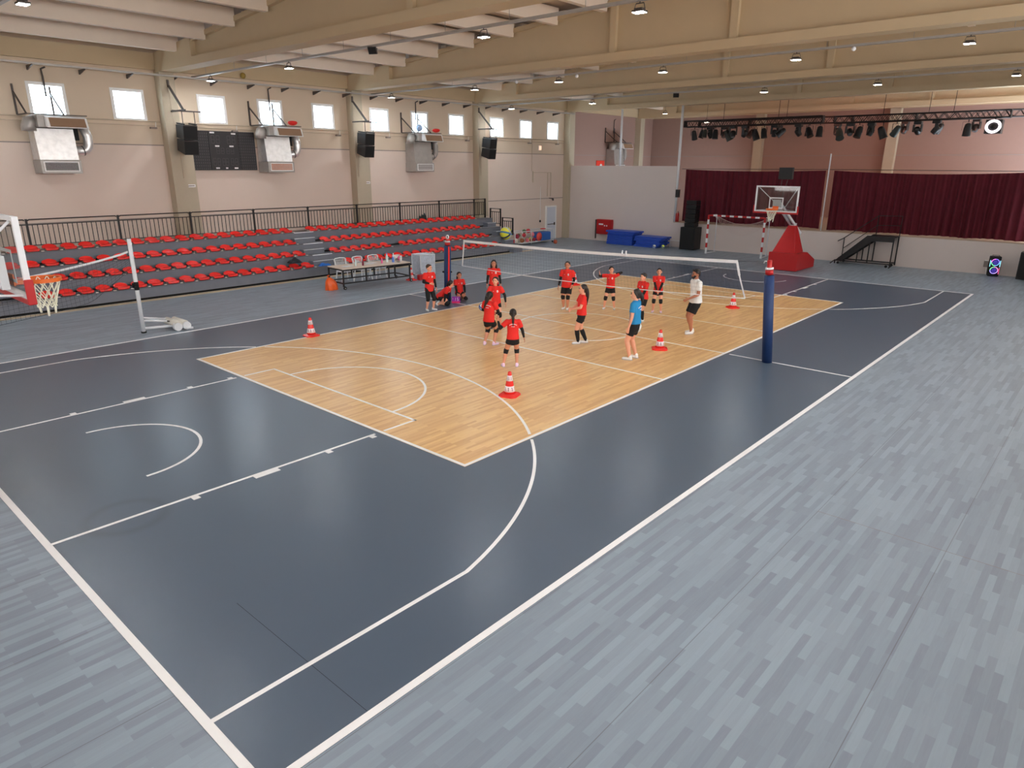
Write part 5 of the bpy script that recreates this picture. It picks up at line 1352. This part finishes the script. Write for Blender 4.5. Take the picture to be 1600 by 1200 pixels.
    q = MB(); q.tube([HP(.055, .014, -.033), HP(.060, 0, -.034), HP(.055, -.014, -.033)], .0035*H, 6); q.build('mouth', M_lip, body)
    # hair
    HMt = Matrix.Translation(hc) @ HR.to_4x4(); q = MB()
    hm = M_hairb if hair == 'brown_short' else M_hair
    q.ball((0,0,0), 1, 18, 12, (hs*.90*H, hs*.82*H, hs*.86*H), HMt @ Matrix.Translation((-.016*H, 0, .027*H)))
    if hair in ('short', 'brown_short'):
        limb(q, [HP(-.035, 0, -.005), HP(-.03, 0, .03)], [.038*H, .045*H]); limb(q, [HP(.03, .02, .062), HP(.035, -.02, .062)], [.014*H, .014*H])
    else:
        limb(q, [HP(-.032, 0, -.018), HP(-.03, 0, .03)], [.040*H, .046*H])
        for s in (1, -1): limb(q, [HP(.012, s*.040, .040), HP(-.01, s*.050, .0), HP(-.02, s*.042, -.015)], [.016*H, .013*H, .012*H])
        hl = g('hair_to', (-.09, 0, -.20)); st = Vector((-.068, 0, .012))
        if hair in ('pony', 'braid'):
            mid = (st*.5+Vector(hl)*.5)+Vector((-.022, 0, .03)); th = .019 if hair == 'braid' else .026
            pts = []
            for i in range(9):
                w_ = i/8; p = st*(1-w_)**2+mid*2*w_*(1-w_)+Vector(hl)*w_*w_; pts.append(HP(*p))
            rad = [(th*(.7+.5*math.sin(PI*min(1, .25+i/9)))*(1-.6*(i/8)**3)+(.004*(i % 2) if hair == 'braid' else 0))*H for i in range(9)]
            limb(q, pts, rad)
        elif hair == 'long':
            for yy in (-.035, -.012, .012, .035): limb(q, [HP(-.03, yy, .01), HP(-.045, yy*1.25, -.08), HP(-.05, yy*1.3, -.15)], [.030*H, .026*H, .015*H])
            for s in (1, -1): limb(q, [HP(.005, s*.045, .03), HP(-.002, s*.058, -.05), HP(.0, s*.06, -.12)], [.018*H, .018*H, .010*H])
    bake(q, 'hair', hm, t, .0075, 2)
    if g('beard', 0):
        q = MB(); limb(q, [HP(.03, .034, -.025), HP(.046, .014, -.052), HP(.046, -.014, -.052), HP(.03, -.034, -.025)], [.016*H, .017*H, .017*H, .016*H]); q.tube([HP(.058, .02, -.030), HP(.064, 0, -.025), HP(.058, -.02, -.030)], .004*H, 6); bake(q, 'beard', M_hair, body, .006, 1)
    return t, dict(ph=ph, wr=wr, el=el, sh=sh, H=H)
A0 = 41.65
def yaw(phi): return A0+phi
# 1 boy standing at the left sideline
person((-1.42, 4.78), yaw(212), 1.45, 'boy in long red jersey standing at the left sideline with one forearm raised', dict(handR=(.10, -.03, .10), epoleR=(-.6, -1, -.3), handL=(.03, .15, -.03), footL=(.0, .08, .045), footR=(.0, -.075, .045), hyaw=20, hem=-.07, toeL=25, toeR=-10), 'a', 'brown_short', shorts_len=.95, shoes=M_shoew)
# 2 kneeling leaning
person((-.50, 5.12, .0045), yaw(-105), 1.42, 'girl in red kneeling on the floor and leaning forward beside the net post', dict(pelvis=(-.10, 0, .20), lean=48, kneeL=(.08, .06, .045), kneeR=(.10, -.07, .045), footL=(-.15, .06, .04), footR=(-.13, -.07, .04), tipL=-50, tipR=-50, handL=(.22, .08, -.02), handR=(.22, -.10, -.02), epoleL=(0, 1, -.3), epoleR=(0, -1, -.3), hpitch=5, hyaw=25, hair_to=(-.06, .02, -.13)), 'a', 'pony')
# 3 sitting on heels
person((.50, 5.38, .0045), yaw(205), 1.42, 'girl in red sitting on her heels beside the purple flip scoreboard', dict(pelvis=(-.07, 0, .165), lean=2, kneeL=(.15, .09, .05), kneeR=(.15, -.07, .05), footL=(-.10, .07, .035), footR=(-.10, -.07, .035), tipL=-40, tipR=-40, handL=(.15, .10, -.02), handR=(.13, -.09, -.02), epoleL=(-.4, 1, -.3), epoleR=(-.4, -1, -.3), hyaw=-5, hair_to=(-.03, -.06, -.15)), 'b', 'pony')
# 4 behind net long hair
person((.45, 3.75), yaw(182), 1.50, 'girl with long loose hair standing behind the net at left', dict(handL=(.05, .15, -.03), handR=(.05, -.15, -.03), footL=(0, .06, .045), footR=(.0, -.06, .045)), 'b', 'long', shorts_len=.5)
# 5 facing camera, one leg stepping
p5, d5 = person((-1.75, 1.62), yaw(178), 1.44, 'girl in red facing the camera with a ball in her lowered hand', dict(pelvis=(.0, .0, .50), lean=4, handR=(.07, -.21, -.02), epoleR=(-.4, -1, .1), handL=(.02, .20, .0), epoleL=(-.2, 1, -.1), footL=(-.0, .10, .045), footR=(.10, -.06, .045), hyaw=-10, hpitch=5, hair_to=(-.07, .0, -.10)), 'a', 'pony', shoes=M_shoed)
# 6 back view with lilac shoes
person((-3.35, .33), yaw(-28), 1.44, 'girl in lilac shoes seen from behind with bent knees, looking up', dict(pelvis=(-.03, 0, .47), lean=6, handL=(.17, .07, .12), handR=(.17, -.05, .10), epoleL=(-.3, 1, -.5), epoleR=(-.3, -1, -.5), footL=(-.03, .09, .045), footR=(.03, -.07, .045), hpitch=12, hyaw=18, hair_to=(-.10, .10, -.23), toeL=20, toeR=-25), 'b', 'pony', shorts_len=.55, shoes=M_shoel, crest='back')
# 7 braided front girl
person((-4.43, -1.42), yaw(2), 1.34, 'girl with a long braid seen from behind, left hand raised', dict(hem=-0.005, pelvis=(0, 0, .50), lean=2, handL=(.06, .25, .29), epoleL=(-.3, .7, -1), hdirL=(.2, .0, 1), palmL=(1, 0, 0), handR=(.06, -.20, -.03), epoleR=(-.5, -1, -.1), footL=(.0, .16, .045), footR=(.0, -.07, .045), hair_to=(-.075, -.0, -.24), toeL=15, toeR=-10), 'b', 'braid', shorts_len=0.4, shoes=M_shoel, crest='back')
# 8 girl beyond net left
person((1.7, 1.72), yaw(160), 1.52, 'sturdy girl in red standing beyond the net in front of a cone', dict(handL=(.08, .13, .02), handR=(.05, -.17, -.02), footL=(.03, -.03+.06, .045), footR=(.0, -.06, .045), hyaw=5, hair_to=(-.07, 0, -.08)), 'b', 'pony', shorts_len=0.72, build=1.12)
# 9 profile with long ponytail and tall socks
person((-1.62, -1.28), yaw(98), 1.53, 'girl with long ponytail and tall black socks in profile, forearms held forward', dict(hem=0.0, lean=-2, handL=(.16, .03, .09), handR=(.17, -.02, .08), epoleL=(-.5, 1, -1), epoleR=(-.5, -1, -1), footL=(.05, .03, .045), footR=(-.10, -.03, .045), hpitch=4, hair_to=(-.10, -.0, -.26), toeL=5, toeR=-5), 'a', 'pony', shorts_len=0.55, pads=False, sleeves=False, socks='tall', crest=None)
# 10 arms raised
person((2.65, .7), yaw(165), 1.36, 'girl beyond the net with both arms raised sideways', dict(hem=0.01, handR=(.14, -.24, .33), epoleR=(-.2, -1, -.2), hdirR=(0, -.3, 1), handL=(.02, .10, .34), epoleL=(-.2, 1, .1), footL=(0, .11, .045), footR=(0, -.13, .045), hyaw=-40+60, hair_to=(-.06, .02, -.14)), 'a', 'pony', shorts_len=0.5)
# 11 coach in blue
cw, d11 = person((-2.02, -3.12), yaw(62), 1.70, 'woman in blue shirt and black shorts standing with her back half turned', dict(hem=0.02, lean=1, handL=(.04, .16, -.06), handR=(.06, -.13, -.055), epoleL=(-1, .3, 0), epoleR=(-1, -.5, 0), footL=(.03, .06, .045), footR=(-.01, -.09, .045), hpitch=3, hyaw=20, hair_to=(-.10, -.0, -.13)), 'a', 'pony', shirt=M_bluejersey, shorts_len=0.62, pads=False, sleeves=False, crest='back', group='coaches')
# 12 boy in profile
person((1.82, -1.02), yaw(125), 1.42, 'boy in red with black tall socks beyond the net, hands held low', dict(lean=4, handL=(.12, .04, .0), handR=(.10, -.05, -.0), epoleL=(-.4, 1, -.2), epoleR=(-.4, -1, -.2), footL=(.04, .05, .045), footR=(-.03, -.07, .045), hyaw=-5), 'a', 'short', shorts_len=.7, pads=False, socks='tall', shoes=M_shoew, build=1.08)
# 13 girl hands low lilac
person((3.25, -.68), yaw(165), 1.38, 'girl in lilac shoes beyond the net with hands joined low', dict(handL=(.11, .03, .0), handR=(.11, -.02, .0), epoleL=(-.4, 1, -.1), epoleR=(-.4, -1, -.1), footL=(0, .09, .045), footR=(.0, -.09, .045), hair_to=(-.06, .03, -.12)), 'a', 'pony', shorts_len=.45, shoes=M_shoel)
# 14 coach man
person((1.42, -2.88), yaw(102), 1.79, 'bearded man in white t-shirt and black shorts watching in profile', dict(pelvis=(-.01, 0, .50), lean=3, handL=(.14, .06, .06), handR=(.04, -.09, -.045), epoleL=(-1, .6, -.6), epoleR=(-1, -.3, 0), footL=(.05, .045, .045), footR=(.0, -.03, .045), beard=1, hpitch=-3, hem=-.01), 'c', 'short', shirt=M_whitetee, shorts_len=0.76, pads=False, sleeves=False, crest=None, build=1.08, group='coaches')
# balls held
M_ballg = mat('ball_greenwhite', rgb(205,222,205,.66), .5)
R11 = Matrix.Rotation(math.radians(yaw(62)), 3, 'Z'); wp = Vector((-2.02, -3.12, .0085))+R11 @ (d11['wr'][-1]+Vector((-.04, -.13, -.10)))
t = MB().ball((0,0,0), .105, 18, 12).build('volleyball', M_ballg); t.location = wp; tag(t, 'pale volleyball held at the hip of the woman in blue', 'ball')
wp = Vector((-1.75, 1.62, .0085))+Matrix.Rotation(math.radians(yaw(178)), 3, 'Z') @ (d5['wr'][-1]+Vector((.02, -.07, -.12)))
volleyball(wp, .10, 'white and blue ball held low in the hand of the girl facing the camera')
